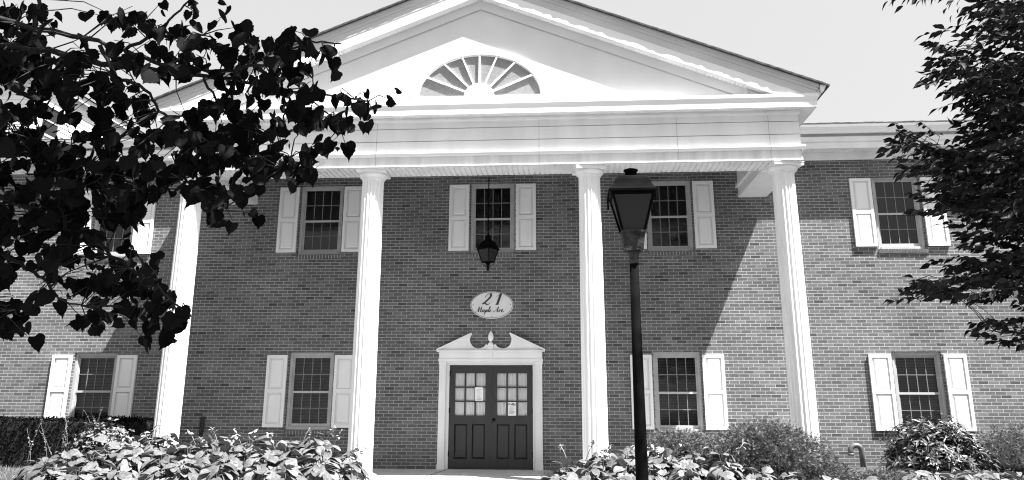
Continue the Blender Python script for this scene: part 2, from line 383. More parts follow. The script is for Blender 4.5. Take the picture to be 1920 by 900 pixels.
def put_window(x, z, has_blind):
    global first
    if first: o = proto
    else:
        o = proto.copy(); COL.objects.link(o); o.parent = B
        for k in kids: c = k.copy(); COL.objects.link(c); c.parent = o
        if has_blind:
            c = blind.copy(); COL.objects.link(c); c.parent = o; fr_ = {0:.86, 1:.98, 2:1, 3:1}.get(WX.index(x) if z == LB else 9, .55)
            c.scale = (1, 1, fr_); c.location = (0, 0, (1-fr_)*1.45)
    o.location = (x, 0, z)
    for sx in (-WW-.032-.44, WW+.032):
        if first: sh = shp
        else: sh = shp.copy(); COL.objects.link(sh); sh.parent = B
        sh.location = (x+sx, 0, z+.05); first = False
for x in WX: put_window(x, LB, True)
for x in WX+[0.0]: put_window(x, UB, x == WX[1])

# ---- doors
d = MB()
DX, DZ = .872, 2.062
def leaf(d, x0, x1):
    st = .115
    d.box(x0, x0+st, .03, .075, .012, DZ); d.box(x1-st, x1, .03, .075, .012, DZ)
    d.box(x0+st, x1-st, .03, .075, .012, .20); d.box(x0+st, x1-st, .03, .075, .88, 1.05); d.box(x0+st, x1-st, .03, .075, 1.90, DZ)
    mx = (x0+x1)/2; d.box(mx-.05, mx+.05, .03, .075, .20, .88)
    for a, b in ((x0+st, mx-.05), (mx+.05, x1-st)):
        z0, z1, e = .20, .88, .035
        d.add([(a,.062,z0),(b,.062,z0),(b,.062,z1),(a,.062,z1),(a+e,.045,z0+e),(b-e,.045,z0+e),(b-e,.045,z1-e),(a+e,.045,z1-e)],
              [(0,1,5,4),(1,2,6,5),(2,3,7,6),(3,0,4,7),(4,5,6,7)])
    for k in (1,2):
        x = x0+st+(x1-x0-2*st)*k/3; d.box(x-.014, x+.014, .033, .07, 1.05, 1.90)
        z = 1.05+.85*k/3; d.box(x0+st, x1-st, .034, .069, z-.014, z+.014)
for x0, x1 in ((-DX, -.006), (.006, DX-.01)):
    q = MB(); leaf(q, x0, x1); dl = q.build('door', M['door'], B)
    q = MB(); q.add([(x0+.1,.06,1.03),(x1-.1,.06,1.03),(x1-.1,.06,1.92),(x0+.1,.06,1.92)], [(0,1,2,3)]); q.build('pane', M['clearglass'], dl)
    c = MB(); nn = 40; V = []
    for i in range(nn+1):
        x = x0+.1+(x1-x0-.2)*i/nn; y = .085+.01*math.sin(i*1.9)+.006*math.sin(i*.7); V += [(x,y,1.0),(x,y,1.95)]
    c.add(V, [(2*i,2*i+2,2*i+3,2*i+1) for i in range(nn)], True); c.build('curtain', M['curtain'], dl)
    for z in (.25, 1.1, 1.85):
        h = MB()
        xx = x0-.004 if x0 < 0 and x1 < .1 else x1-.014
        h.box(xx, xx+.018, .012, .03, z, z+.1)
        h.build('hinge', M['black'], dl)
    if x0 > 0:
        k = MB(); k.tube([(x0+.055,.03,.97),(x0+.055,-.005,.97),(x0+.055,-.015,.97),(x0+.055,-.05,.97)], [.012,.012,.03,.022], 12); k.build('door_knob', M['black'], dl)
        k = MB(); k.box(x0-.012, x0+.02, .022, .03, .012, DZ); k.build('astragal', M['door'], dl)
q = MB(); q.add([(-.95,.2,-.02),(.94,.2,-.02),(.94,.2,2.12),(-.95,.2,2.12)], [(0,1,2,3)]); q.build('dark_hall', M['dark'], B)
q = MB(); q.box(-.95, -DX-.004, .015, .1, 0, 2.062+.04); q.box(DX-.006, .942, .015, .1, 0, 2.062+.04); q.box(-DX-.004, DX-.006, .015, .1, 2.066, 2.102)
q.build('door_frame', M['trim'], B)
ds = MB()                                                     # surround: entablature board
ds.box(-1.105, 1.085, -.09, -.003, 2.14, 2.19); ds.box(-.945, .925, -.03, -.003, 2.096, 2.14); ds.box(-1.09, 1.07, -.075, -.003, 2.19, 2.335); ds.box(-1.14, 1.12, -.12, -.003, 2.335, 2.365)
ds.box(-.05, .03, -.10, -.003, 2.19, 2.335)
sur = ds.build('door_surround', M['trim'], B)
for x0 in (-1.085, .925):
    q = MB(); x1 = x0+.14; q.box(x0, x1, -.06, -.003, .0, 2.14)
    q.box(x0-.008, x1+.008, -.07, -.002, .0, .10); q.box(x0+.03, x0+.04, -.068, -.06, .12, 2.06); q.box(x1-.04, x1-.03, -.068, -.06, .12, 2.06); q.box(x0-.008, x1+.008, -.07, -.002, 2.08, 2.138)
    q.build('pilaster', M['trim'], sur)
pe = MB()
for sgn in (-1, 1):
    cxp = -.01
    pts = [(1.12,2.366),(.40,2.70)]
    # scroll: circular bite
    cxx, czz, rr = .255, 2.585, .185
    arc = []
    for k in range(13):
        a = R(38-(38+218-38)*k/12) if False else R(40+ (-255)*k/12)
        arc.append((cxx+rr*math.cos(a), czz+rr*math.sin(a)))
    arc = [p for p in arc]
    poly = [(1.12,2.366)]+[(.405,2.705)]+arc[0:1]+arc[1:10]+[(.05,2.46),(.05,2.366)]
    poly = [(cxp+sgn*x, z) for x, z in poly]
    if sgn > 0: poly = poly
    else: poly = poly[::-1]
    # counter-clockwise seen from the front
    ar = sum(poly[i][0]*poly[(i+1)%len(poly)][1]-poly[(i+1)%len(poly)][0]*poly[i][1] for i in range(len(poly)))
    if ar < 0: poly = poly[::-1]
    pe.prism(poly, -.07, -.003)
    pe.bar((cxp+sgn*1.14,-.07,2.372),(cxp+sgn*.40,-.07,2.715),.03,.05)
pe.box(cxp-.055, cxp+.055, -.10, -.003, 2.366, 2.50)
pe.build('broken_pediment', M['trim'], sur)
fi = MB(); fi.lathe([(.05,0),(.05,.02),(.025,.035),(.022,.05),(.05,.075),(.062,.12),(.058,.17),(.05,.19),(.052,.2),(.03,.235),(.012,.26),(.003,.275)], (cxp,-.05,2.50), 16); fi.build('finial', M['trim'], sur)

# ---- columns
C1, C2, PY, ZAB = 2.0567, 5.6136, 2.4746, 5.5963
def column_mesh():
    c = MB(); nf = 20; seg = 8; n = nf*seg; zs = [.14,.17]+[.2+k*(5.36-.2)/14 for k in range(15)]+[5.39,5.42]
    b = len(c.v)
    for i, z in enumerate(zs):
        t = min(1, max(0, (z-.2)/5.0)); r0 = .224-.021*(t**1.6)
        fl = 0 if i in (0, len(zs)-1) else (.006 if i in (1, len(zs)-2) else .019)
        for k in range(n):
            u = (k % seg)/seg; dep = fl*max(0, math.sin(math.pi*min(1, max(0, (u-.06)/.94))))
            a = 2*math.pi*k/n; c.v.append(((r0-dep)*math.cos(a), (r0-dep)*math.sin(a), z))
    for i in range(len(zs)-1):
        for k in range(n): c.f.append((b+i*n+k, b+i*n+(k+1)%n, b+(i+1)*n+(k+1)%n, b+(i+1)*n+k)); c.sm.append(False)
    return c
cap = MB(); cap.lathe([(.20,5.40),(.206,5.418),(.214,5.42),(.218,5.43),(.214,5.44),(.224,5.445),(.248,5.462),(.266,5.487),(.273,5.508),(.270,5.528)], n=40)
ab = .283
cap.box(-ab, ab, -ab, ab, 5.528, 5.585); cap.box(-ab-.008, ab+.008, -ab-.008, ab+.008, 5.585, 5.594)
bs = MB(); bs.box(-.31, .31, -.31, .31, -.02, .062)
bs.lathe([(.29,.062),(.302,.075),(.306,.09),(.302,.105),(.285,.12),(.262,.125),(.245,.132),(.238,.14),(.236,.15)], n=40)
cp = column_mesh().build('column', M['column'], B); ck = cap.build('capital', M['column'], cp); bk = bs.build('base', M['column'], cp)
for i, x in enumerate((-C2, -C1, C1, C2)):
    if i: 
        o = cp.copy(); COL.objects.link(o); o.parent = B
        for k in (ck, bk): q = k.copy(); COL.objects.link(q); q.parent = o
    else: o = cp
    o.location = (x, -PY, 0); o.rotation_euler = (0, 0, .07*i)

# ---- entablature: profile swept round the three sides of the portico
XO, YO = 5.905, -2.785
def sweep(prof, yend=.0, sx=1.0, sxp=1.45):
    """prof: (offset outwards, z) from bottom to top"""
    s = MB(); rows = []
    for dd, z in prof:
        ex = dd*(sxp if dd > .07 else 1.0)
        rows.append([(-XO-ex, yend, z), (-XO-ex, YO-dd, z), (XO+ex, YO-dd, z), (XO+ex, yend, z)])
    for i in range(len(rows)-1):
        for k in range(3):
            s.add([rows[i][k], rows[i][k+1], rows[i+1][k+1], rows[i+1][k]], [(0,1,2,3)])
    return s
sweep([(-.03,5.598),(.012,5.598),(.012,5.622),(0,5.626),(0,5.79)]).build('architrave', M['stain'], B)
sweep([(0,5.79),(.05,5.795),(.055,5.83),(.062,5.838),(.062,5.868),(.0,5.88)]).build('taenia', M['white'], B)
sweep([(.0,5.88),(.0,6.085),(-.03,6.087),(-.03,6.098),(-.006,6.10),(-.006,6.335),(-.035,6.337),(-.035,6.348),(-.010,6.35),(-.010,6.47)]).build('frieze', M['trim'], B)
sweep([(-.010,6.47),(.02,6.475),(.035,6.50),(.04,6.515),(.04,6.553)]).build('bed_moulding', M['trim'], B)
sweep([(.03,6.553),(.195,6.553)]).build('cornice_soffit', M['trim'], B)
sweep([(.195,6.548),(.20,6.548),(.20,6.655),(.203,6.66),(.203,6.665),(.215,6.70),(.226,6.735),(.226,6.80),(.20,6.806)]).build('cornice', M['white'], B)
# soffit ribs under the cornice (grooved vinyl)
q = MB(); k = -6.0
while k < 6.0:
    q.box(k, k+.05, YO-.19, YO-.045, 6.546, 6.5535); k += .075
q.build('soffit_panel', M['trim'], B)
q = MB(); ztop = 6.80                                        # ledge over the cornice, under the tympanum
q.add([(-XO-.30,YO-.205,ztop+.004),(XO+.30,YO-.205,ztop+.004),(XO+.30,YO+.3,ztop+.06),(-XO-.30,YO+.3,ztop+.06)], [(0,1,2,3)])
q.build('cornice_ledge', M['white'], B)
# joints in the long cladding boards: one thin line each, following the mouldings
jp = [(0,5.628),(0,5.788),(.05,5.795),(.055,5.83),(.062,5.838),(.062,5.868),(.0,5.88),(.0,6.085),(-.03,6.087),(-.03,6.098),(-.006,6.10),(-.006,6.335),(-.035,6.337),(-.035,6.348),(-.010,6.35),(-.010,6.47)]
for x in (-4.55, -1.95, 1.13, 3.68, 5.35):
    q = MB(); n_ = len(jp)
    q.add([(x-.004, YO-dd-.003, z) for dd, z in jp]+[(x+.004, YO-dd-.003, z) for dd, z in jp], [(i, n_+i, n_+i+1, i+1) for i in range(n_-1)])
    q.build('cladding_joint', M['frame'], B)
# beam underside with narrow boards, inner faces, porch ceiling
XI, YI = 5.32, -2.165
q = MB(); k = -5.86
while k < 5.86:
    q.box(k, k+.072, YO+.02, YI-.012, 5.582, 5.600); k += .1
q.box(-5.87, 5.87, YO+.02, YI, 5.6, 5.612); q.box(-5.87, 5.87, YI-.012, YI+.008, 5.582, 5.602)
q.build('beam_soffit', M['trim'], B)
for sg in (-1, 1):
    q = MB(); y = YI+.01
    while y < -.03:
        q.box(min(sg*XI, sg*5.89), max(sg*XI, sg*5.89), y, min(y+.088, -.012), 5.590, 5.600); y += .1
    q.box(min(sg*XI, sg*5.89), max(sg*XI, sg*5.89), YI, -.002, 5.6, 5.612)
    q.build('beam_soffit', M['trim'], B)
q = MB()
q.box(-XI, XI, YI-.02, YI, 5.6, 6.4)
for z0, z1, p in ((5.604,5.66,.012),(5.80,5.87,.05),(6.30,6.39,.06)): q.box(-XI+.06, XI-.06, YI, YI+p, z0, z1)
for sg in (-1, 1):
    q.box(min(sg*XI, sg*(XI+.02)), max(sg*XI, sg*(XI+.02)), YI, -.002, 5.6, 6.4)
    for z0, z1, p in ((5.604,5.66,.012),(5.80,5.87,.05),(6.30,6.39,.06)):
        q.box(min(sg*XI, sg*(XI-p)), max(sg*XI, sg*(XI-p)), YI+.0, -.003, z0, z1)
q.build('beam_face', M['trim'], B)
q = MB(); q.add([(-XI,YI,6.395),(XI,YI,6.395),(XI,0,6.395),(-XI,0,6.395)], [(3,2,1,0)]); q.build('porch_ceiling', M['ceiling'], B)

# ---- pediment
SL = .388
ZP = 8.79                                                   # apex of the inner rake line
YT = YO-.0
q = MB(); q.add([(-XO+.05,YT,6.79),(XO-.05,YT,6.79),(XO-.05,YT,ZP+.3-(XO-.05)*SL*.93),(0,YT,ZP+.3),(-XO+.05,YT,ZP+.3-(XO-.05)*SL*.93)], [(0,1,2,3,4)])
q.build('tympanum', M['stucco'], B)
RS = .399                                                   # slope of the rakes
def rake(y0, y1, za, zb, xe=None):
    """chevron band between y0 (front) and y1 (back); za, zb lower and upper heights at the apex"""
    s = MB(); zc = 6.803
    for sg in (-1, 1):
        poly = [(0,za),(0,zb)]
        if zb-xe*RS > zc: poly += [(xe,zb-xe*RS)]+([(xe,zc)] if za-xe*RS < zc else [(xe,za-xe*RS)])
        else: poly += [((zb-zc)/RS,zc)]
        if za-xe*RS < zc: poly += [((za-zc)/RS,zc)]
        n = len(poly); b0 = [(sg*x,y0,z) for x, z in poly]; b1 = [(sg*x,y1,z) for x, z in poly]
        fs = [tuple(range(n)), tuple(reversed(range(n,2*n)))]+[(i,n+i,n+(i+1)%n,(i+1)%n) for i in range(n)]
        if sg > 0: fs = [tuple(reversed(f)) for f in fs]
        s.add(b0+b1, fs)
    return s
rake(YO-.022, YO+.05, ZP, ZP+.20, 5.02).build('rake_frieze', M['stucco'], B)
q = rake(YO-.015, YO+.03, ZP-.022, ZP, 4.95); q.build('rake_shadow_bead', M['frame'], B)
rake(YO-.195, YO-.02, ZP+.20, ZP+.212, 5.40).build('rake_soffit', M['trim'], B)
for sg in (-1, 1):                                          # ribs of the rake soffit
    q = MB(); k = .06
    while k < 5.0:
        z = ZP+.198-k*RS; x0, x1 = sg*k, sg*(k+.045)
        q.add([(x0,YO-.185,z),(x1,YO-.185,z-.05*RS),(x1,YO-.03,z-.05*RS),(x0,YO-.03,z),(x0,YO-.185,z-.014),(x1,YO-.185,z-.05*RS-.014),(x1,YO-.03,z-.05*RS-.014),(x0,YO-.03,z-.014)],
              [(4,5,6,7),(0,1,5,4),(1,2,6,5),(2,3,7,6),(3,0,4,7)])
        k += .075
    q.build('rake_soffit_rib', M['trim'], B)
rake(YO-.205, YO-.195, ZP+.19, ZP+.40, 6.18).build('rake_fascia', M['white'], B)
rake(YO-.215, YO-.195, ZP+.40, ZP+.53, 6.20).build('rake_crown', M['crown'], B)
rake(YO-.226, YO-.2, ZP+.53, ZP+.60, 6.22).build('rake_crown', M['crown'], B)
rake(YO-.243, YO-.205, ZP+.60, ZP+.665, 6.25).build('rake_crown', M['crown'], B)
# portico roof (shingles with a ragged front edge)
q = MB()
for sg in (-1, 1):
    n_ = 110; V = []
    for i in range(n_+1):
        x = 6.42*i/n_; zz = ZP+.668-x*RS
        yj = YO-.292-random.uniform(0,.014); V += [(sg*x,yj,zz),(sg*x,yj,zz+.035),(sg*x,6,zz+.035),(sg*x,6,zz)]
    fs = []
    for i in range(n_):
        a, b = 4*i, 4*i+4
        for k in range(4): f = (a+k, a+(k+1)%4, b+(k+1)%4, b+k); fs.append(f if sg > 0 else f[::-1])
    q.add(V, fs)
q.build('portico_roof', M['shingle'], B)
for sg in (-1, 1):                                          # side eaves of the portico: fascia, box gutter
    q = MB()
    xa, xb = sg*6.20, sg*6.26
    q.box(min(xa,xb), max(xa,xb), YO-.19, .2, 6.80, 6.99)
    q.build('portico_fascia', M['trim'], B)
    q = MB(); pr = [(6.262,6.82),(6.32,6.82),(6.335,6.86),(6.375,6.93),(6.385,6.99),(6.372,6.99),(6.36,6.94),(6.262,6.94)]
    n_ = len(pr); V = [(sg*x, YO-.26, z) for x, z in pr]+[(sg*x, -.2, z) for x, z in pr]
    q.add(V, [tuple(range(n_)), tuple(reversed(range(n_,2*n_)))]+[(i, n_+i, n_+(i+1)%n_, (i+1)%n_) for i in range(n_)])
    q.build('gutter', M['white'], B, fix=True)
# fanlight in the tympanum
FC = (-.003, 6.955)
def ell(rx, rz, n=40, a0=0, a1=180): return [(FC[0]+rx*math.cos(R(a0+(a1-a0)*k/n)), FC[1]+rz*math.sin(R(a0+(a1-a0)*k/n))) for k in range(n+1)]
def ringband(s, oa, ob, y0, y1):
    n = len(oa)
    for i in range(n-1):
        A = [(oa[i],y0),(oa[i+1],y0),(ob[i+1],y0),(ob[i],y0)]
        v0 = [(p[0],y0,p[1]) for p in (oa[i],oa[i+1],ob[i+1],ob[i])]; v1 = [(p[0],y1,p[1]) for p in (oa[i],oa[i+1],ob[i+1],ob[i])]
        s.add(v0+v1, [(0,1,2,3),(4,7,6,5),(0,4,5,1),(2,6,7,3)])
q = MB(); ringband(q, ell(1.30,.965), ell(1.185,.86), YT-.055, YT-.001); ringband(q, ell(1.185,.86), ell(1.165,.84), YT-.04, YT-.001)
q.box(FC[0]-1.31, FC[0]+1.31, YT-.06, YT-.001, 6.875, FC[1]+.012); q.box(FC[0]-1.33, FC[0]+1.33, YT-.075, YT-.001, 6.862, 6.875)
fan = q.build('fanlight', M['white'], B, fix=True)
q = MB(); e = ell(1.17,.845); 
q.add([(x,YT-.004,z) for x, z in e], [tuple(range(len(e)))]); q.build('pane', M['obscure'], fan)
q = MB(); h_ = ell(.29,.265,24); q.prism(h_[:], YT-.055, YT-.005); q.build('hub', M['white'], fan, fix=True)
q = MB()
for k in range(1, 8):
    a = R(180*k/8)
    re = 1/math.hypot(math.cos(a)/1.175, math.sin(a)/.85)
    q.bar((FC[0]+.26*math.cos(a),YT-.008,FC[1]+.25*math.sin(a)), (FC[0]+re*math.cos(a),YT-.008,FC[1]+re*math.sin(a)), .03, .04)
q.build('spoke', M['white'], fan)

# ---- wings: frieze, soffit, fascia, gutter, roof
for sg in (-1, 1):
    a, b = (5.93, 15.8) if sg > 0 else (-15.8, -5.93)
    q = MB(); q.box(a, b, -.035, -.003, 6.39, 6.555); q.build('eave_frieze', M['trim'], B)
    q = MB(); q.box(a, b, -.36, -.004, 6.562, 6.572); k = a
    while k < b:
        q.add([(k,-.355,6.553),(k+.055,-.355,6.553),(k+.055,-.036,6.553),(k,-.036,6.553),(k,-.355,6.562),(k+.055,-.355,6.562),(k+.055,-.036,6.562),(k,-.036,6.562)],[(3,2,1,0),(0,1,5,4),(1,2,6,5),(2,3,7,6),(3,0,4,7)]); k += .1
    q.build('eave_soffit', M['trim'], B)
    q = MB(); q.box(a, b, -.38, -.358, 6.545, 6.685); q.box(a, b, -.392, -.358, 6.685, 6.695); q.box(a, b, -.398, -.358, 6.695, 6.80); q.box(a, b, -.385, -.30, 6.885, 7.03); q.box(a, b, -.30, -.28, 6.80, 6.885); q.build('fascia', M['trim'], B)
    q = MB(); pr = [(-.387,6.865),(-.435,6.865),(-.45,6.90),(-.465,6.93),(-.51,6.985),(-.522,7.035),(-.51,7.035),(-.49,6.98),(-.387,6.98)]
    n_ = len(pr); V = [(a,y,z) for y, z in pr]+[(b,y,z) for y, z in pr]
    q.add(V, [tuple(range(n_)), tuple(reversed(range(n_,2*n_)))]+[(i, n_+i, n_+(i+1)%n_, (i+1)%n_) for i in range(n_)])
    q.build('gutter', M['white'], B, fix=True)
    q = MB(); n_ = 120; V = []
    for i in range(n_+1):
        x = a+(b-a)*i/n_; j = random.uniform(0,.012)
        V += [(x,-.46-j,7.04),(x,-.46-j,7.085+random.uniform(0,.014)),(x,6,9.15),(x,6,9.0),(x,12.4,7.0)]
    fs = []
    for i in range(n_):
        p_, r_ = 5*i, 5*i+5
        for k, l in ((0,1),(1,2),(2,4),(3,0)): fs.append((p_+k, r_+k, r_+l, p_+l))
    q.add(V, fs); q.build('roof', M['shingle'], B)
q = MB(); q.add([(-5.95,-.43,7.06),(5.95,-.43,7.06),(5.95,6,9.12),(-5.95,6,9.12),(-5.95,12.4,6.98),(5.95,12.4,6.98)], [(0,1,2,3),(3,2,5,4)]); q.build('roof', M['shingle'], B)
# clapboard upper storey at the far left end
q = MB(); XC = -11.2; z = 6.9
while z < 9.0:
    q.add([(XC+.02,.35,z),(XC+.02,8,z),(XC+.004,8,z+.125),(XC+.004,.35,z+.125),(XC-.03,.35,z),(XC-.03,8,z)], [(0,1,2,3),(4,5,1,0)])
    q.add([(XC+.02,.33,z),(-15.5,.33,z),(-15.5,.346,z+.125),(XC+.004,.346,z+.125),(XC+.02,.37,z),(-15.5,.37,z)], [(0,3,2,1),(4,0,1,5)])
    z += .125
up_ = q.build('clapboard_storey', M['clap'], B)
q = MB(); q.box(-15.8, XC+.16, .12, 8.2, 8.96, 9.02); q.box(XC+.15, XC+.18, .10, 8.2, 8.86, 9.02); q.box(-15.8, XC+.15, .10, .12, 8.86, 9.02); q.build('eave_trim', M['white'], up_)
q = MB(); q.add([(-15.9,.05,9.02),(XC+.24,.05,9.02),(XC+.24,8.3,9.02),(-15.9,8.3,9.02),(-13.5,4,9.9)], [(0,1,4),(1,2,4),(2,3,4),(3,0,4)]); q.build('upper_roof', M['shingle'], up_)
q = MB(); ya, yb, za, zb = .55, 1.28, 7.60, 8.42
q.box(XC, XC+.05, ya, ya+.06, za, zb); q.box(XC, XC+.05, yb-.06, yb, za, zb); q.box(XC, XC+.05, ya+.06, yb-.06, zb-.06, zb); q.box(XC, XC+.05, ya+.06, yb-.06, za, za+.06); q.box(XC, XC+.04, ya+.06, yb-.06, (za+zb)/2-.02, (za+zb)/2+.02)
q.build('window_frame', M['frame'], up_)
q = MB(); q.add([(XC+.028,ya+.06,za+.06),(XC+.028,yb-.06,za+.06),(XC+.028,yb-.06,zb-.06),(XC+.028,ya+.06,zb-.06)], [(0,1,2,3)]); q.build('pane', M['lampglass'], up_)

# ------------------------------------------------------------------ oval house sign
S = tag(empty('house_sign', (.005,-.004,3.315)), 'white oval house sign reading 21 Maple Ave. on the brick above the door', 'sign')
q = MB(); n_ = 64
def ov(rx, rz, y): return [(rx*math.cos(2*math.pi*k/n_), y, rz*math.sin(2*math.pi*k/n_)) for k in range(n_)]
a_, b_, c_ = ov(.46,.292,0), ov(.46,.292,-.02), ov(.448,.28,-.03)
q.add(a_+b_+c_, [(k,(k+1)%n_,n_+(k+1)%n_,n_+k) for k in range(n_)]+[(n_+k,n_+(k+1)%n_,2*n_+(k+1)%n_,2*n_+k) for k in range(n_)]+[tuple(2*n_+k for k in range(n_))])
q.build('plate', M['signface'], S, fix=True)
q = MB(); r0, r1 = ov(.448,.28,-.032), ov(.436,.268,-.032)
q.add(r0+r1, [(k,(k+1)%n_,n_+(k+1)%n_,n_+k) for k in range(n_)]); q.build('rim_line', M['muntin'], S, fix=True)
def stroke(s, pts, w, y=-.034, x0=0, z0=0, sc=1, shear=.0):
    """calligraphic ribbon through pts; thick on steep strokes"""
    P = [Vector((p[0], p[1])) for p in pts]; Q = []
    for i in range(len(P)-1):
        p0, p1, p2, p3 = P[max(i-1,0)], P[i], P[i+1], P[min(i+2,len(P)-1)]
        for k in range(6):
            t = k/6; Q.append(.5*((2*p1)+(p2-p0)*t+(2*p0-5*p1+4*p2-p3)*t*t+(3*p1-p0-3*p2+p3)*t**3))
    Q.append(P[-1]); Lf = []; Rt = []
    for i, p in enumerate(Q):
        t = (Q[min(i+1,len(Q)-1)]-Q[max(i-1,0)]).normalized(); nrm = Vector((-t.y, t.x))
        ww = w*(.30+.70*max(0, -t.y)**1.3) * (.5 if i in (0, len(Q)-1) else 1)
        for L, sg in ((Lf,1),(Rt,-1)):
            c = p+nrm*sg*ww/2; L.append((x0+sc*(c.x+shear*c.y), y, z0+sc*c.y))
    n = len(Q); s.add(Lf+Rt, [(i,n+i,n+i+1,i+1) for i in range(n-1)])
q = MB()
stroke(q, [(.10,.66),(.06,.80),(.22,.97),(.42,.98),(.52,.82),(.44,.58),(.22,.30),(.0,.06),(.14,.13),(.30,.08),(.46,.0),(.58,.06),(.62,.2)], .2, x0=-.20, z0=.0, sc=.235, shear=.3)
stroke(q, [(.0,.72),(.20,.90),(.34,1.02)], .13, x0=.045, z0=.0, sc=.235, shear=.3)
stroke(q, [(.34,1.02),(.32,.7),(.30,.3),(.28,.0)], .22, x0=.045, z0=.0, sc=.235, shear=.3)
stroke(q, [(.10,.03),(.28,.0),(.46,.03)], .08, x0=.045, z0=.0, sc=.235, shear=.3)
G = {'M': ([[(-.1,.05),(.0,.0),(.15,.5),(.32,1.0)],[(.32,1.0),(.36,.5),(.38,.0)],[(.38,.0),(.6,.55),(.80,1.0)],[(.80,1.0),(.78,.4),(.84,.04),(.98,.1)]], 1.05),
     'a': ([[(.37,.36),(.31,.47),(.2,.46),(.05,.25),(.12,.03),(.3,.15),(.38,.42),(.36,.1),(.45,.02),(.56,.12)]], .55),
     'p': ([[(.0,.12),(.14,.45),(.10,.0),(.04,-.45)],[(.12,.3),(.28,.45),(.38,.25),(.25,.02),(.14,.08)],[(.25,.02),(.5,.1)]], .5),
     'l': ([[(.0,.1),(.22,.55),(.32,.95),(.22,1.0),(.13,.5),(.16,.05),(.32,.1)]], .32),
     'e': ([[(.0,.15),(.2,.25),(.28,.4),(.18,.46),(.06,.25),(.12,.03),(.25,.04),(.38,.14)]], .4),
     'A': ([[(-.05,.15),(.08,.0),(.32,.45),(.6,1.0)],[(.6,1.0),(.58,.4),(.64,.03),(.78,.1)],[(.25,.36),(.62,.38)]], .82),
     'v': ([[(.0,.3),(.08,.45),(.12,.12),(.2,.02),(.36,.3),(.36,.46),(.48,.4)]], .5), '.': ([[(.06,.12),(.06,0.0)]], .2), ' ': ([], .45)}
xx = -.335
for ch in 'Maple Ave.':
    gl_, adv = G[ch]
    for st_ in gl_: stroke(q, st_, .19 if ch != '.' else .2, x0=xx, z0=-.155, sc=.115, shear=.3)
    xx += adv*.115
q.build('lettering', M['ink'], S)
q = MB()
for x, z in ((-.40,0),(.40,0),(0,.245),(0,-.245)): q.tube([(x,-.028,z),(x,-.037,z)], .012, 10)
q.build('screw', M['muntin'], S)

# ------------------------------------------------------------------ notices on the door
def text_obj(body, size, loc, parent, name, bold=0.0):
    c = bpy.data.curves.new(name, 'FONT'); c.body = body; c.size = size; c.offset = bold; c.align_x = 'CENTER'
    t = bpy.data.objects.new('tmp', c); COL.objects.link(t)
    me = bpy.data.meshes.new_from_object(t.evaluated_get(bpy.context.evaluated_depsgraph_get())); bpy.data.objects.remove(t)
    me.transform(Matrix.Translation(loc) @ Matrix.Rotation(R(90), 4, 'X')); me.materials.append(M['ink'])
    return link(name, me, parent)
N1 = tag(empty('paper_notice', (-.25,.028,1.48)), 'blank-headed white paper notice taped in the left door window', 'notice')
q = MB(); q.box(-.083, .083, -.003, .001, -.135, .135); q.build('sheet', M['paper'], N1)
q = MB()
for k in range(9): q.box(-.055+.01*(k%2), .055-.012*((k*3)%4), -.005, -.0035, .085-.022*k, .090-.022*k)
q.box(-.05, .05, -.005, -.0035, -.12, -.108); q.build('printed_lines', M['inkgrey'], N1)
N2 = tag(empty('delivery_notice', (.437,.028,1.19)), 'white courier notice headed FedEx in the right door window', 'notice')
q = MB(); q.box(-.083, .083, -.003, .001, -.14, .13); q.build('sheet', M['paper'], N2)
text_obj('FedEx', .062, (0,-.0055,.066), N2, 'heading', .002)
q = MB()
for k in range(7): q.box(-.06, .06-.015*((k*5)%4), -.005, -.0035, .03-.022*k, .037-.022*k)
q.build('printed_lines', M['inkgrey'], N2)

# ------------------------------------------------------------------ lanterns
def lerp(a, b, t): return a+(b-a)*t
L = tag(empty('street_lamp', (2.218,-9.853,-.2)), 'tall black lantern lamp post standing in front of the building', 'street lamp')
def P0(z): return z+.2
q = MB(); q.tube([(0,0,P0(z)) for z in (-.2,.0,.03,.8,1.6,2.62)], [.075,.075,.058,.0535,.047,.0395], 20); q.build('post', M['black'], L)
q = MB(); q.lathe([(.045,P0(2.60)),(.047,P0(2.62)),(.043,P0(2.64)),(.046,P0(2.69)),(.06,P0(2.70)),(.06,P0(2.712))], n=20); q.build('fitter', M['oldiron'], L)
def sq(h0, z0, h1, z1, c=(0,0)): return [(c[0]-h0,c[1]-h0,z0),(c[0]+h0,c[1]-h0,z0),(c[0]+h0,c[1]+h0,z0),(c[0]-h0,c[1]+h0,z0),(c[0]-h1,c[1]-h1,z1),(c[0]+h1,c[1]-h1,z1),(c[0]+h1,c[1]+h1,z1),(c[0]-h1,c[1]+h1,z1)]
BOXF = [(0,3,2,1),(4,5,6,7),(0,1,5,4),(1,2,6,5),(2,3,7,6),(3,0,4,7)]
q = MB(); q.add(sq(.082,P0(2.712),.100,P0(2.87)), BOXF); q.add(sq(.108,P0(2.87),.110,P0(2.89)), BOXF); q.build('lantern_base', M['oldiron'], L)
q = MB()
for sx, sy in ((-1,-1),(1,-1),(1,1),(-1,1)):
    q.tube([(sx*.100,sy*.100,P0(2.89)),(sx*.180,sy*.180,P0(3.215))], .0125, 6, False)
q.add(sq(.180,P0(3.195),.188,P0(3.222)), BOXF)
q.build('lantern_frame', M['black'], L)
q = MB(); g0, g1 = .093, .174
for k in range(4):
    V = sq(g0,P0(2.892),g1,P0(3.200)); i, j = k, (k+1)%4; q.add([V[i],V[j],V[4+j],V[4+i]], [(0,1,2,3)])
q.build('lantern_glass', M['lampglass'], L)
q = MB(); q.add(sq(.214,P0(3.222),.216,P0(3.240)), BOXF)
prof = [(.212,3.240),(.185,3.265),(.165,3.30),(.148,3.345),(.125,3.375),(.095,3.39)]
for i in range(len(prof)-1): q.add(sq(prof[i][0],P0(prof[i][1]),prof[i+1][0],P0(prof[i+1][1])), BOXF)
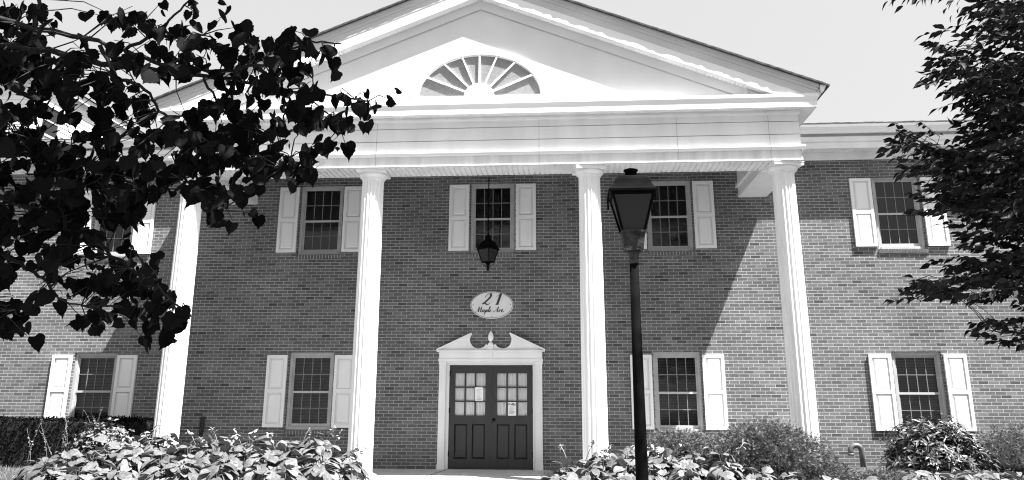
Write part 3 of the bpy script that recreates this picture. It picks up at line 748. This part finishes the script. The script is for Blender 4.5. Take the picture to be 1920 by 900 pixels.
q.build('lantern_roof', M['black'], L)
q = MB(); q.lathe([(.054,P0(3.388)),(.054,P0(3.445)),(.066,P0(3.452)),(.066,P0(3.462)),(.03,P0(3.476)),(.004,P0(3.48))], n=20); q.build('vent_cap', M['black'], L)
q = MB()
for sx in (-1,1):
    for sy in (-1,1): q.box(sx*.204-.008, sx*.204+.008, sy*.204-.008, sy*.204+.008, P0(3.14), P0(3.224))
q.build('corner_drop', M['black'], L)

H = tag(empty('hanging_lantern', (.032,-1.2,6.39)), 'black iron lantern hanging on a chain under the porch ceiling', 'lantern')
def Z(z): return z-6.39
q = MB(); q.lathe([(.06,Z(6.36)),(.06,Z(6.387))], n=16); q.build('ceiling_plate', M['black'], H)
q = MB(); z = 6.36; k = 0
while z > 4.63:
    pts = []
    for i in range(9):
        a = 2*math.pi*i/8; dx = .013*math.cos(a); pts.append((dx if k%2 else 0, 0 if k%2 else dx, Z(z-.03+.035*math.sin(a))))
    q.tube(pts, .007, 5); z -= .052; k += 1
q.build('chain', M['black'], H)
q = MB(); r45 = R(45)
q.lathe([(.012,Z(4.62)),(.03,Z(4.60)),(.02,Z(4.585)),(.06,Z(4.57)),(.07,Z(4.555)),(.05,Z(4.53)),(.065,Z(4.505)),(.10,Z(4.47))], n=16)
pr = [(.10,4.47),(.14,4.445),(.175,4.39),(.205,4.335),(.24,4.30),(.245,4.29)]
q.lathe([(r_, Z(z)) for r_, z in pr][::-1], n=4, smooth=False, ang0=R(90)+.12); q.build('lantern_roof', M['black'], H, fix=True)
q = MB(); a0 = R(90)+.12
for k in range(4):
    a = a0+math.pi/2*k; q.tube([(.21*math.cos(a),.21*math.sin(a),Z(4.29)),(.125*math.cos(a),.125*math.sin(a),Z(4.04))], .009, 5, False)
q.lathe([(.132,Z(4.03)),(.135,Z(4.045))], n=4, smooth=False, ang0=a0)
q.lathe([(.02,Z(3.87)),(.028,Z(3.90)),(.02,Z(3.92)),(.022,Z(3.96)),(.035,Z(3.985)),(.045,Z(4.025))], n=12)
for k in range(4):
    a = a0+math.pi/2*k; q.tube([(rr*math.cos(a),rr*math.sin(a),Z(zz)) for rr, zz in ((.125,4.03),(.11,3.99),(.07,3.985),(.05,3.95),(.02,3.93))], .006, 5)
q.build('lantern_frame', M['black'], H)
q = MB()
for k in range(4):
    a, b = a0+math.pi/2*k, a0+math.pi/2*(k+1)
    q.add([(.12*math.cos(a),.12*math.sin(a),Z(4.045)),(.12*math.cos(b),.12*math.sin(b),Z(4.045)),(.205*math.cos(b),.205*math.sin(b),Z(4.288)),(.205*math.cos(a),.205*math.sin(a),Z(4.288))], [(0,1,2,3)])
M['lanternglass'] = glassmat('lantern_glass', .9); q.build('lantern_glass', M['lanternglass'], H)

# gooseneck vent and stake by the wall
q = MB(); pts = [(7.27,-.25,.0),(7.27,-.25,.42)]
for k in range(1,10):
    a = math.pi*k/9; pts.append((7.165+.105*math.cos(a),-.25,.43+.10*math.sin(a)))
pts.append((7.06,-.25,.36)); q.tube(pts, .052, 14); q.tube([(7.06,-.25,.385),(7.06,-.25,.345)], .062, 14)
M['pipe'] = mat('pipe_paint', .07, .5, .3, 8); o = q.build('vent_pipe', M['pipe']); tag(o, 'grey gooseneck vent pipe rising from the bed by the right wall', 'pipe')
q = MB(); q.box(-6.115, -6.045, -.07, -.012, .0, 1.0); q.box(-6.12, -6.04, -.075, -.01, .97, 1.0); o = q.build('wall_stake', M['oldiron']); tag(o, 'short dark post against the brick wall behind the left column', 'post')

# ------------------------------------------------------------------ foliage tools
def orient(base, faces, pos, dirs, norms, scale):
    """base: (V,3) with y along the leaf, z its normal; returns big vertex array and faces"""
    d = dirs/np.linalg.norm(dirs, axis=1, keepdims=True)
    n = norms-d*np.sum(norms*d, axis=1, keepdims=True); n /= np.linalg.norm(n, axis=1, keepdims=True)+1e-9
    sd = np.cross(d, n)
    if np.isscalar(scale): scale = np.full(len(pos), scale)
    bb = base[None]*scale[:,None,None]
    V = pos[:,None,:]+bb[:,:,0:1]*sd[:,None,:]+bb[:,:,1:2]*d[:,None,:]+bb[:,:,2:3]*n[:,None,:]
    nv = len(base); Fs = []
    for i in range(len(pos)):
        o = i*nv; Fs.extend(tuple(o+k for k in f) for f in faces)
    return V.reshape(-1,3), Fs
def blade(half, ny, curl=.0, fold=.0, cup=0.0):
    """leaf built of rows: half = list of half-widths along 0..1; 3 verts a row (left, mid, right)"""
    V = []; F = []; n = len(half)
    for i, (t, h) in enumerate(half):
        z = -curl*t*t; V += [(-h, t, z+fold*h), (0, t, z), (h, t, z+fold*h)]
    for i in range(n-1):
        a = 3*i; F += [(a,a+1,a+4,a+3),(a+1,a+2,a+5,a+4)]
    return np.array(V, float), F
LINDEN = []
for cu, sk, fo in ((.12,.0,-.25),(.4,.08,-.2),(.25,-.1,-.45),(.6,.05,.2),(.2,.12,.35),(.1,-.05,-.1)):
    hv = [(-.06,.18),(-.10,.34),(.0,.50),(.10,.56),(.17,.53),(.25,.575),(.35,.54),(.43,.55),(.54,.47),(.61,.455),(.71,.34),(.78,.31),(.88,.13),(1.0,.05),(1.12,.005)]
    V_, F_ = blade([(t, h*rng.uniform(.93,1.07)) for t, h in hv], 3, cu, fo)
    V_[::3,0] *= 1-sk*1.2; V_[2::3,0] *= 1+sk*1.2; V_[:,0] += sk*.3*V_[:,1]**2; V_[:,2] += .05*np.sin(V_[:,0]*7+cu*20)*np.abs(V_[:,0])
    V_[1] = (0,.03,0); V_[4] = (0,.06,0); V_ = V_*.9; LINDEN.append((V_, F_))
POINT = [blade([(0,.02),(.15,.14),(.32,.23),(.5,.24),(.7,.16),(.88,.06),(1.05,.004)], 3, c, .35) for c in (.15,.4)]
LANCE = [blade([(0,.03),(.2,.10),(.45,.145),(.7,.11),(.9,.04),(1.0,.004)], 3, c, .3) for c in (.1,.35)]
OVALL = [blade([(0,.05),(.25,.22),(.5,.26),(.75,.2),(1.0,.02)], 3, c, .3) for c in (.1,.3)]
def rnd3(n, s=1.0): return rng.normal(0, s, (n,3))

def scatter_leaves(mb, pos, dirs, norms, size, kinds):
    pos = np.asarray(pos); k = rng.integers(0, len(kinds), len(pos))
    for q_ in range(len(kinds)):
        i = np.where(k == q_)[0]
        if len(i) == 0: continue
        V, F = orient(kinds[q_][0], kinds[q_][1], pos[i], dirs[i], norms[i], size[i]); mb.arr(V, F)

# ------------------------------------------------------------------ left tree (broad heart-shaped leaves, branches reach across the view)
LMAP = """
6920066414400000000
5832247876265440000
7877655476647777100
8986653453367750000
9987674114667885731
9827787336766776730
9998987677874334400
5699975789999861000
3599998626862430000
5799987202730000000
8888763000300000000
6676532000000000000
6467877410000000000
4434588720000000000
3323458861000000000
3101445351000000000
""".split()
RMAP = """
000068
001157
005545
005888
001799
100489
531399
267899
026899
045789
001567
000335
002688
267776
000001
000035
""".split()
# the crowns go on outside the photograph
LMAP = ['4567778'[-6:]+row for row in LMAP]
RMAP = [row+'787654' for row in RMAP[:14]]+[row+'543210' for row in RMAP[14:]]
def tree_from_map(name, label, cat, MAP, u0, dep, branches, trunk, leafmat_, kinds, per, size, petiole, hang, upper, spray=None, twigmat=None):
    T = tag(empty(name, trunk[0]), label, cat); org = Vector(trunk[0])
    wd = MB(); lf = MB()
    wd.tube([Vector(p)-org for p in trunk], [.17,.15,.13,.11,.08,.05][:len(trunk)], 12)
    skel = []
    for pts, r0, r1 in branches:
        P = [Vector(p) for p in pts]; n = len(P)
        Q = []
        for i in range(n-1):
            for k in range(5): Q.append(P[i].lerp(P[i+1], k/5)+Vector(rnd3(1,.006)[0]))
        Q.append(P[-1]); skel += Q
        wd.tube([p-org for p in Q], [lerp(r0, r1, i/(len(Q)-1)) for i in range(len(Q))], 6)
    SK = np.array([tuple(p) for p in skel])
    pos = []; dr = []; nm = []; sz = []
    for r_, row in enumerate(MAP):
        for c_, ch in enumerate(row):
            dens = int(ch)
            nc = 9*(dens/9)**1.5*per; nc = int(nc)+(rng.random() < nc-int(nc))
            for _ in range(nc):
                u = u0+40*(c_+rng.random()); v = 40*(r_+rng.random()); d = rng.uniform(*dep)
                p = np.array(at(u, v, d))
                if spray:
                    ax = np.array([-.85, rng.normal(0,.35), rng.normal(.12,.22)]); ax /= np.linalg.norm(ax); ln = rng.uniform(.16,.34)
                    a0_ = p-ax*ln*.5; tip = p+ax*ln*.5-np.array([0,0,.04*ln]); i = np.argmin(((SK-a0_)**2).sum(1)); b = SK[i]; md = (b+a0_)/2+np.array([0,0,.05])*np.linalg.norm(b-a0_)
                    wd.tube([Vector(b)-org, Vector(md)-org, Vector(a0_)-org, Vector(tip)-org], [.004,.003,.0024,.001], 4, cap=False)
                    for k in range(8):
                        t = .08+.92*k/7; q_ = a0_+(tip-a0_)*t+rnd3(1,.006)[0]; sd_ = np.cross(ax, [0,0,1.0])*(1 if k % 2 else -1)
                        pos.append(q_); dr.append(ax*(.75+.5*t)+sd_*.7*(1-.6*t)+np.array([0,0,-.38])+rnd3(1,.22)[0]); sz.append(size*rng.uniform(.65,1.15))
                    continue
                i = np.argmin(((SK-p)**2).sum(1)); b = SK[i]
                far = np.linalg.norm(b-p)
                if far > .03:
                    mid = (b+p)/2+rnd3(1,.02)[0]*min(1, far*3)
                    mid[2] += .06*far
                    wd.tube([Vector(b)-org, Vector(mid)-org, Vector(p)-org], [.0042,.003,.0018], 4, cap=False)
                m_ = rng.integers(2, 4)
                for k in range(m_):
                    t = 1-.22*k*rng.random(); q_ = b+(p-b)*t if far > .03 else p
                    q_ = q_+rnd3(1, petiole)[0]
                    out = (p-b)/(far+1e-6)
                    pos.append(q_); dr.append(hang(out)); sz.append(size*rng.uniform(.5,1.3))
    pos = np.array(pos); dr = np.array(dr); sz = np.array(sz)
    face = np.array(CAM)[None]-pos; face /= np.linalg.norm(face, axis=1, keepdims=True)
    nm = np.array([0,0,1.0])[None]*1.0-face*.7+rnd3(len(pos), .8)
    scatter_leaves(lf, pos-np.array(org), dr, nm, sz, kinds)
    # the rest of the crown, above and beside the view
    for (c, rad, n_, ls) in upper:
        g_ = rng.normal(0,1,(n_,3)); g_ /= np.linalg.norm(g_, axis=1, keepdims=True); rr = rng.random((n_,1))**.45
        p = np.array(c)+g_*rr*np.array(rad)
        dd = np.array([hang(x) for x in g_]); nn = np.array([0,0,1.0])+rnd3(n_,.5)
        scatter_leaves(lf, p-np.array(org), dd, nn, ls*rng.uniform(.7,1.2,n_), kinds)
        top = Vector(trunk[-1])
        for k in range(14):
            e = Vector(p[rng.integers(0,n_)]); a = Vector(trunk[-2]).lerp(top, rng.random())
            wd.tube([a-org, a.lerp(e,.5)+Vector((0,0,.25))-org, e-org], [.035,.018,.005], 6)
    wd.build('trunk', M['bark'], T); lf.build('crown', leafmat_, T)
    return T
def hangL(out): return np.array([out[0]*.45, out[1]*.45, -1.0])+rng.normal(0,.42,3)
LT_ = [(-3.6,-12.3,-.3),(-3.55,-12.3,.8),(-3.5,-12.35,1.9),(-3.35,-12.4,3.0),(-3.2,-12.5,4.2),(-3.0,-12.6,6.0)]
def br(pts): return [at(u, v, d) for u, v, d in pts]
Bl = [
 ([LT_[2]]+br([(-160,70,4.6),(0,84,4.5),(90,95,4.45),(215,123,4.45),(330,138,4.5),(440,148,4.55),(560,172,4.6),(690,190,4.6)]), .026, .005),
 ([LT_[3]]+br([(-100,0,4.5),(60,52,4.4),(150,70,4.4),(235,93,4.4),(300,62,4.4),(380,66,4.4)]), .022, .005),
 (br([(235,93,4.4),(300,118,4.4),(420,136,4.45),(500,118,4.5),(580,78,4.55),(640,82,4.6)]), .014, .004),
 (br([(185,83,4.4),(222,150,4.4),(262,158,4.4),(300,205,4.4),(345,238,4.4),(420,280,4.45),(500,310,4.5),(570,330,4.5)]), .012, .003),
 (br([(380,142,4.5),(410,195,4.5),(450,225,4.5),(505,262,4.5),(545,295,4.5)]), .008, .003),
 (br([(560,172,4.6),(610,210,4.6),(650,240,4.6)]), .006, .002),
 ([LT_[1]]+br([(-200,330,4.6),(-40,350,4.5),(60,395,4.5),(130,430,4.45),(200,470,4.4),(265,515,4.4),(320,560,4.4),(355,592,4.4)]), .024, .004),
 (br([(-60,430,4.5),(0,470,4.5),(45,502,4.5),(90,530,4.5),(110,560,4.5),(160,575,4.5)]), .016, .004),
 (br([(-100,250,4.6),(20,260,4.5),(120,300,4.5),(220,330,4.5),(300,372,4.5)]), .016, .004),
 (br([(220,330,4.5),(330,330,4.5),(400,370,4.5),(425,395,4.5)]), .008, .003),
 (br([(-60,580,4.4),(0,570,4.4),(30,590,4.4)]), .012, .004),
 (br([(60,52,4.4),(75,10,4.4),(70,-60,4.4)]), .014, .008), (br([(300,62,4.4),(345,10,4.4),(400,-40,4.4)]), .008, .004),
]
UPL = [((.1,-13.4,5.5),(3.0,1.9,.8),2600,.14), ((-2.9,-12.6,6.4),(2.6,2.2,1.4),1400,.13), ((-3.6,-12.2,4.6),(1.4,1.6,1.2),500,.12)]
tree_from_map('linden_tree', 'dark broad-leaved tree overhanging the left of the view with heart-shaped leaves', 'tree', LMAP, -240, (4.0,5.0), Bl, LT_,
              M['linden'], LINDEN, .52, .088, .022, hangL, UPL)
def hangR(out): return np.array([-.75+out[0]*.5, out[1]*.3, -.35+out[2]*.5])+rng.normal(0,.35,3)
RT_ = [(6.9,-10.0,-.3),(6.9,-10.0,1.0),(6.85,-10.0,2.2),(6.8,-10.0,3.4),(6.7,-10.0,4.8),(6.6,-10.0,6.6)]
Br = [
 ([RT_[4]]+br([(2000,30,6.6),(1900,40,6.5),(1840,25,6.5)]), .03, .006),
 ([RT_[3]]+br([(2020,190,6.6),(1900,180,6.5),(1840,150,6.5),(1800,110,6.5),(1765,95,6.5)]), .035, .004),
 ([RT_[3]]+br([(2020,330,6.6),(1900,310,6.5),(1820,295,6.5),(1740,275,6.5),(1680,243,6.5)]), .035, .004),
 ([RT_[2]]+br([(2020,420,6.6),(1910,410,6.5),(1840,395,6.5),(1780,375,6.5),(1722,372,6.5)]), .03, .004),
 ([RT_[2]]+br([(2020,500,6.6),(1920,500,6.5),(1850,515,6.5),(1790,530,6.5),(1718,525,6.5)]), .025, .003),
 ([RT_[1]]+br([(2000,640,6.6),(1925,625,6.5),(1880,622,6.5),(1855,618,6.5)]), .02, .003),
 (br([(1900,310,6.5),(1870,240,6.5),(1840,200,6.5),(1800,215,6.5)]), .01, .003),
]
UPR = [((6.4,-10.0,6.6),(2.4,2.4,1.4),4200,.11), ((7.0,-9.8,4.5),(1.25,1.6,1.3),900,.085)]
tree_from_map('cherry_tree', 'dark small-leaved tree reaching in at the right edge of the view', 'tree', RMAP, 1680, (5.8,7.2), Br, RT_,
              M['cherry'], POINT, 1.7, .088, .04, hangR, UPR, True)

# ------------------------------------------------------------------ hostas
def hosta_leaf(fold, droop, w):
    V = []; F = []; n = 9; ks = (-1,-.75,-.5,-.25,0,.25,.5,.75,1)
    for i in range(n):
        t = i/(n-1); h = w*(math.sin(math.pi*min(1, t*.93+.07))**.7) if t < 1 else .004
        if i == 0: h = w*.42
        for j, k in enumerate(ks):
            rib = (.016 if j % 2 else -.016)*(1-.6*t)
            z = -droop*t**2.2+fold*abs(k)*h*(1-.4*t)-.16*(abs(k)**3)*h+.03*math.sin(t*8+k*4)*abs(k)*w*2+(rib if abs(k) < 1 else 0)*h*2
            y = t-.14*(abs(k)**2)*(1-t)**4
            V.append((k*h, y, z))
    m_ = len(ks)
    for i in range(n-1):
        for j in range(m_-1): a = i*m_+j; F.append((a,a+1,a+m_+1,a+m_))
    return np.array(V), F
HOSTA = [hosta_leaf(.35,.25,.40), hosta_leaf(.2,.5,.44), hosta_leaf(.45,.15,.36), hosta_leaf(.25,.38,.42)]
HLANCE = [hosta_leaf(.45,.3,.22), hosta_leaf(.35,.5,.25), hosta_leaf(.5,.2,.2)]
def hosta(name, x, y, rad, hgt, nl, size, kinds, label, group, m_, stalks=0, z0=None):
    z = gz(x, y)+.01 if z0 is None else z0
    T = tag(empty(name, (x, y, z)), label, 'plant', group)
    lv = MB(); st = MB(); pos = []; dr = []; nm = []; sz = []
    for i in range(nl):
        a = i*2.39996+rng.normal(0,.3); t = (i+.5)/nl; r_ = rad*(t**.6); zz = hgt*(1-.62*t**1.5)*rng.uniform(.62,1.14)
        o = np.array([math.cos(a), math.sin(a), 0]); p = o*r_*.62+np.array([0,0,zz])
        st.tube([(0,0,0), tuple(o*r_*.22+np.array([0,0,zz*.6])), tuple(p)], [.007,.006,.005], 4, cap=False)
        pos.append(p); dr.append(o+np.array([0,0,.15-1.25*t])+rng.normal(0,.28,3)); nm.append(np.array([0,0,1.0])+o*(.35+.75*t)+rng.normal(0,.33,3)); sz.append(size*rng.uniform(.75,1.2))
    pos, dr, nm, sz = map(np.array, (pos, dr, nm, sz)); k = rng.integers(0, len(kinds), nl)
    for q_ in range(len(kinds)):
        i = np.where(k == q_)[0]
        if len(i): V, F = orient(kinds[q_][0], kinds[q_][1], pos[i], dr[i], nm[i], sz[i]); lv.arr(V, F, True)
    lv.build('leaves', m_, T); st.build('stems', M['hostadark'], T)
    for _ in range(stalks):
        s_ = MB(); a = rng.uniform(0, 6.28); ln = rng.uniform(.26,.44); b = Vector((.25*rad*math.cos(a), .25*rad*math.sin(a), hgt*.7)); tip = b+Vector((.22*math.cos(a), .22*math.sin(a)*.5, ln))
        s_.tube([b, b.lerp(tip,.6)+Vector((0,0,.03)), tip], [.006,.0055,.004], 5)
        nb = 8; pp = np.array([tuple(b.lerp(tip, .72+.3*rng.random())) for _ in range(nb)]); dd = rng.normal(0,1,(nb,3))*np.array([1,1,.5])+np.array([0,0,.1])
        V, F = orient(LANCE[1][0]*np.array([1.7,1,1]), LANCE[1][1], pp, dd, np.array([[0,0,1.0]]*nb)+rnd3(nb,.3), np.full(nb,.085)); s_.arr(V, F)
        s_.build('flower_stalk', M['flower'], T)
    return T
GL, GR = 'hosta plants in the left bed', 'hosta plants in the right bed'
rows = [(-3.55,.60),(-4.15,.52),(-4.75,.44),(-5.35,.38)]
for ri, (y, h) in enumerate(rows):
    x = -6.0+.2*(ri%2); x1 = -1.72+.16*ri
    while x < x1-.1:
        xx_ = x+random.uniform(-.1,.1)
        e = min(1, (x1-xx_)/.5)
        hosta('hosta', min(xx_, x1-.22), y+random.uniform(-.12,.12), .46, h*(.72+.28*e)*random.uniform(.9,1.08), 56, .19, HOSTA, 'broad pale hosta clump in the leafy mass left of the path', GL, M['hosta'], random.choice((1,1,2)) if ri < 2 else 0)
        x += .50
for ri, (y, h) in enumerate([(-3.85,.34),(-4.3,.34),(-4.75,.33),(-5.2,.31)]):
    x = -6.85+.30*ri
    while x < -5.95:
        hosta('narrow_hosta', x+random.uniform(-.1,.1), y+random.uniform(-.1,.1), .48, h*min(1,.55+(x+7.0)*.9)*random.uniform(.95,1.1), 60, .2, HLANCE, 'narrow-leaved hosta clump at the left end of the left bed', 'narrow-leaved hostas at the left end of the bed', M['hostadark'])
        x += .42
for ri, (y, h) in enumerate([(-3.7,.50),(-4.25,.44),(-4.85,.38),(-5.4,.34)]):
    x = 1.72-.14*ri; x0_ = x
    x1 = 3.95+.35*min(ri,3)
    while x < x1:
        e = min(1, .62+(x-x0_)*.6)
        hosta('hosta', x+random.uniform(-.06,.1), y+random.uniform(-.12,.12), .44, h*e*random.uniform(.92,1.08), 52, .165, HOSTA, 'broad pale hosta clump between the path and the juniper', GR, M['hosta'], random.choice((0,1,2)) if ri < 2 else 0)
        x += .46
for ri, (y, h) in enumerate([(-3.6,.22),(-4.3,.25),(-4.95,.24),(-5.55,.22)]):
    x = 6.1-.1*ri if ri > 1 else 6.9
    while x < 10.6:
        hosta('narrow_hosta', x+random.uniform(-.1,.1), y+random.uniform(-.12,.12), .44, h*random.uniform(.9,1.15), 34, .2, HLANCE+HOSTA[:1], 'low hosta clump in front of the rhododendron by the right wing', 'low hostas in front of the rhododendron', M['hosta'], 0)
        x += .50

# ------------------------------------------------------------------ shrubs
def dome_points(n, c, rad, shell=.55, zmin=0.0):
    g_ = rng.normal(0,1,(n,3)); g_[:,2] = np.abs(g_[:,2]); g_ /= np.linalg.norm(g_, axis=1, keepdims=True)
    az = np.arctan2(g_[:,1], g_[:,0]); bumpy = 1+.06*np.sin(az*5+g_[:,2]*6+c[0])+.045*np.sin(az*11-g_[:,2]*13)+.035*np.sin(az*23+g_[:,2]*21)
    rr = (shell+(1-shell)*rng.random((n,1)))*bumpy[:,None]
    return np.array(c)+g_*rr*np.array(rad), g_
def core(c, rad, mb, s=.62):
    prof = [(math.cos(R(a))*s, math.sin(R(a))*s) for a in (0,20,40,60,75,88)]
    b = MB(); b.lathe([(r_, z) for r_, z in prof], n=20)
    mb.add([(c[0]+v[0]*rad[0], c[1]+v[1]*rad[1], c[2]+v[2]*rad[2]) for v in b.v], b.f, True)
def juniper(label, lobes, n, name='juniper_bush'):
    x0, y0 = lobes[0][0][0], lobes[0][0][1]; z0 = gz(x0, y0)
    T = tag(empty(name, (x0, y0, z0)), label, 'shrub'); org = np.array([x0, y0, z0])
    sp = MB(); co = MB()
    sprig = []; F = []
    b = [(0,.0)]
    V = []
    for k in range(7):                                            # feathery sprig: short needles along a stem
        t = .12+.125*k; L_ = .34*(1-.55*t)
        for sg in (-1, 1):
            i = len(V); V += [(0,t-.05,0),(0,t+.05,0),(sg*L_,t+L_*.8,.10*((k%2)*2-1))]; F.append((i,i+1,i+2))
    i = len(V); V += [(-.03,0,0),(.03,0,0),(0,1.15,0)]; F.append((i,i+1,i+2))
    base = np.array(V)
    for c, rad, w_ in lobes:
        p, g_ = dome_points(int(n*w_), c, rad, .87)
        d_ = g_*np.array([1,1,.35])+np.array([.25,-.45,.1])+rnd3(len(p),.55)
        V2, F2 = orient(base, F, p-org, d_, rnd3(len(p),1), rng.uniform(.035,.07,len(p))); sp.arr(V2, F2)
        core((c[0]-x0, c[1]-y0, c[2]-z0), rad, co, .85)
    sp.build('foliage', M['juniper'], T); co.build('shade_core', M['hedgecore'], T)  # solid core coloured dark as the shade behind the sprigs
    return T
juniper('dark spreading juniper in front of the right-hand column', [((4.62,-3.75,.1),(1.10,.75,.95),.5), ((3.35,-3.3,.1),(1.0,.65,.80),.32), ((5.35,-4.1,.05),(.58,.5,.5),.14)], 34000)
juniper('low spreading juniper at the far right by the wall', [((9.75,-1.1,.1),(1.1,.8,.83),.6), ((10.9,-1.0,.1),(1.0,.8,.8),.4)], 9000)
juniper('small low juniper between the right column and the vent pipe', [((6.15,-4.4,.0),(.62,.5,.42),1)], 3500)
def whorl_shrub(name, label, c, rad, nw, per, size, kinds, mat_, upb=.35, coresz=.62):
    z0 = gz(c[0], c[1]); T = tag(empty(name, (c[0],c[1],z0)), label, 'shrub'); org = np.array([c[0],c[1],z0])
    lf = MB(); co = MB(); wd = MB()
    p, g_ = dome_points(nw, c, rad, .66)
    pos = []; dr = []; nm = []
    for i in range(nw):
        ax = g_[i]+np.array([0,0,.6]); ax /= np.linalg.norm(ax)
        a1 = np.cross(ax, [0.3,.8,.1]); a1 /= np.linalg.norm(a1); a2 = np.cross(ax, a1)
        for k in range(per):
            a = 6.283*k/per+rng.normal(0,.25); o = a1*math.cos(a)+a2*math.sin(a)
            pos.append(p[i]+rng.normal(0,.01,3)-ax*.03*rng.random()); dr.append(o+ax*rng.normal(upb,.3)); nm.append(ax+rng.normal(0,.25,3))
        if i % 3 == 0: wd.tube([tuple(np.array([c[0],c[1],z0+.05])-org), tuple((p[i]-org)*np.array([.6,.6,.5])), tuple(p[i]-org)], [.012,.008,.004], 4, cap=False)
    pos, dr, nm = map(np.array, (pos, dr, nm))
    scatter_leaves(lf, pos-org, dr, nm, size*rng.uniform(.7,1.2,len(pos)), kinds)
    core((0,0,c[2]-z0), rad, co, coresz)
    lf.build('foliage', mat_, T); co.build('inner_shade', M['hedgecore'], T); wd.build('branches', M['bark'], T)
    return T
whorl_shrub('rhododendron', 'rounded dark shrub with long narrow leaves under the right lower window', (7.95,-1.9,.12), (.95,.72,1.02), 640, 8, .125, LANCE, M['rhodo'])
whorl_shrub('azalea_bush', 'small pale-leaved shrub between the dark hedge and the hostas', (-6.35,-3.2,.1), (.80,.5,.86), 640, 6, .078, OVALL, M['azalea'], .5)
# clipped hedge
HX0, HX1, HY0, HY1, HZ = -13.0, -6.35, -1.95, -.9, .98
T = tag(empty('clipped_hedge', ((HX0+HX1)/2, HY0, gz(-9,-2))), 'long dark clipped hedge under the far-left window', 'hedge'); org = np.array(T.location)
lf = MB(); n_ = 15000; pos = []; nm = []
A1 = (HX1-HX0)*(HZ-.05); A2 = (HX1-HX0)*(HY1-HY0); A3 = (HY1-HY0)*HZ; tot = A1+A2+A3
for _ in range(n_):
    q_ = rng.random()*tot
    if q_ < A1: pos.append((rng.uniform(HX0,HX1), HY0+rng.normal(0,.018), rng.uniform(.08,HZ))); nm.append((0,-1,.4))
    elif q_ < A1+A2: pos.append((rng.uniform(HX0,HX1), rng.uniform(HY0,HY1), HZ+rng.normal(0,.018))); nm.append((0,0,1))
    else: pos.append((HX1+rng.normal(0,.018), rng.uniform(HY0,HY1), rng.uniform(.08,HZ))); nm.append((1,0,.4))
pos = np.array(pos); nm = np.array(nm)+rnd3(n_,.5)
pos += .03*np.sin(pos[:,[0]]*2.3)*np.array([[0,.6,.5]])
scatter_leaves(lf, pos-org, rnd3(n_,1), nm, rng.uniform(.03,.055,n_), OVALL)
lf.build('foliage', M['hedge'], T)
q = MB(); q.box(HX0+.03-org[0], HX1-.03-org[0], HY0+.03-org[1], HY1-.03-org[1], -.15, HZ-.035-org[2]); q.build('shade_core', M['hedgecore'], T)  # solid box behind the leaves, the hedge's inner shade painted in
# tall thin flower stems beside the hedge
for i in range(13):
    x = random.choice((-7.5,-7.1,-6.75,-6.2))+random.gauss(0,.16); y = -3.25+random.uniform(-.2,.14); z0 = gz(x,y)
    T = tag(empty('flower_stem', (x,y,z0)), 'thin stem of seed buds standing against the dark hedge', 'plant', 'thin budding stems in front of the hedge')
    h = random.uniform(.75,1.05) if i < 9 else random.uniform(.95,1.15); lx = random.uniform(-.4,.25)
    q = MB(); P = [Vector((lx*t*t, random.uniform(-.005,.005), h*t)) for t in (0,.25,.5,.75,1)]; q.tube(P, [.006,.005,.005,.004,.002], 5)
    n2 = 22; tt = np.linspace(.5,1,n2); pp = np.array([(lx*t*t, 0, h*t) for t in tt])
    V, F = orient(OVALL[0][0]*np.array([1.3,1,1]), OVALL[0][1], pp, rnd3(n2,1), rnd3(n2,1), rng.uniform(.022,.04,n2)); q.arr(V, F); q.build('stem', M['stalk'], T)
# grass near the visible corner of lawn
q = MB(); n_ = 9000; gx = rng.uniform(-11.5,-7.2,n_); gy = rng.uniform(-5.5,-2.0,n_)
keep = gx < -7.3-.3*(gy+4.5)*0; gx = gx[keep]; gy = gy[keep]; n_ = len(gx)
pp = np.array([(a, b, gz(a,b)) for a, b in zip(gx,gy)])
V, F = orient(np.array([(-.06,0,0),(.06,0,0),(0,1,.1)]), [(0,1,2)], pp, np.array([0,0,1.0])+rnd3(n_,.35), rnd3(n_,1), rng.uniform(.05,.1,n_)); q.arr(V, F)
tag(q.build('grass', M['grass']), 'short lawn grass at the left edge beside the hedge', 'grass', kind='stuff')
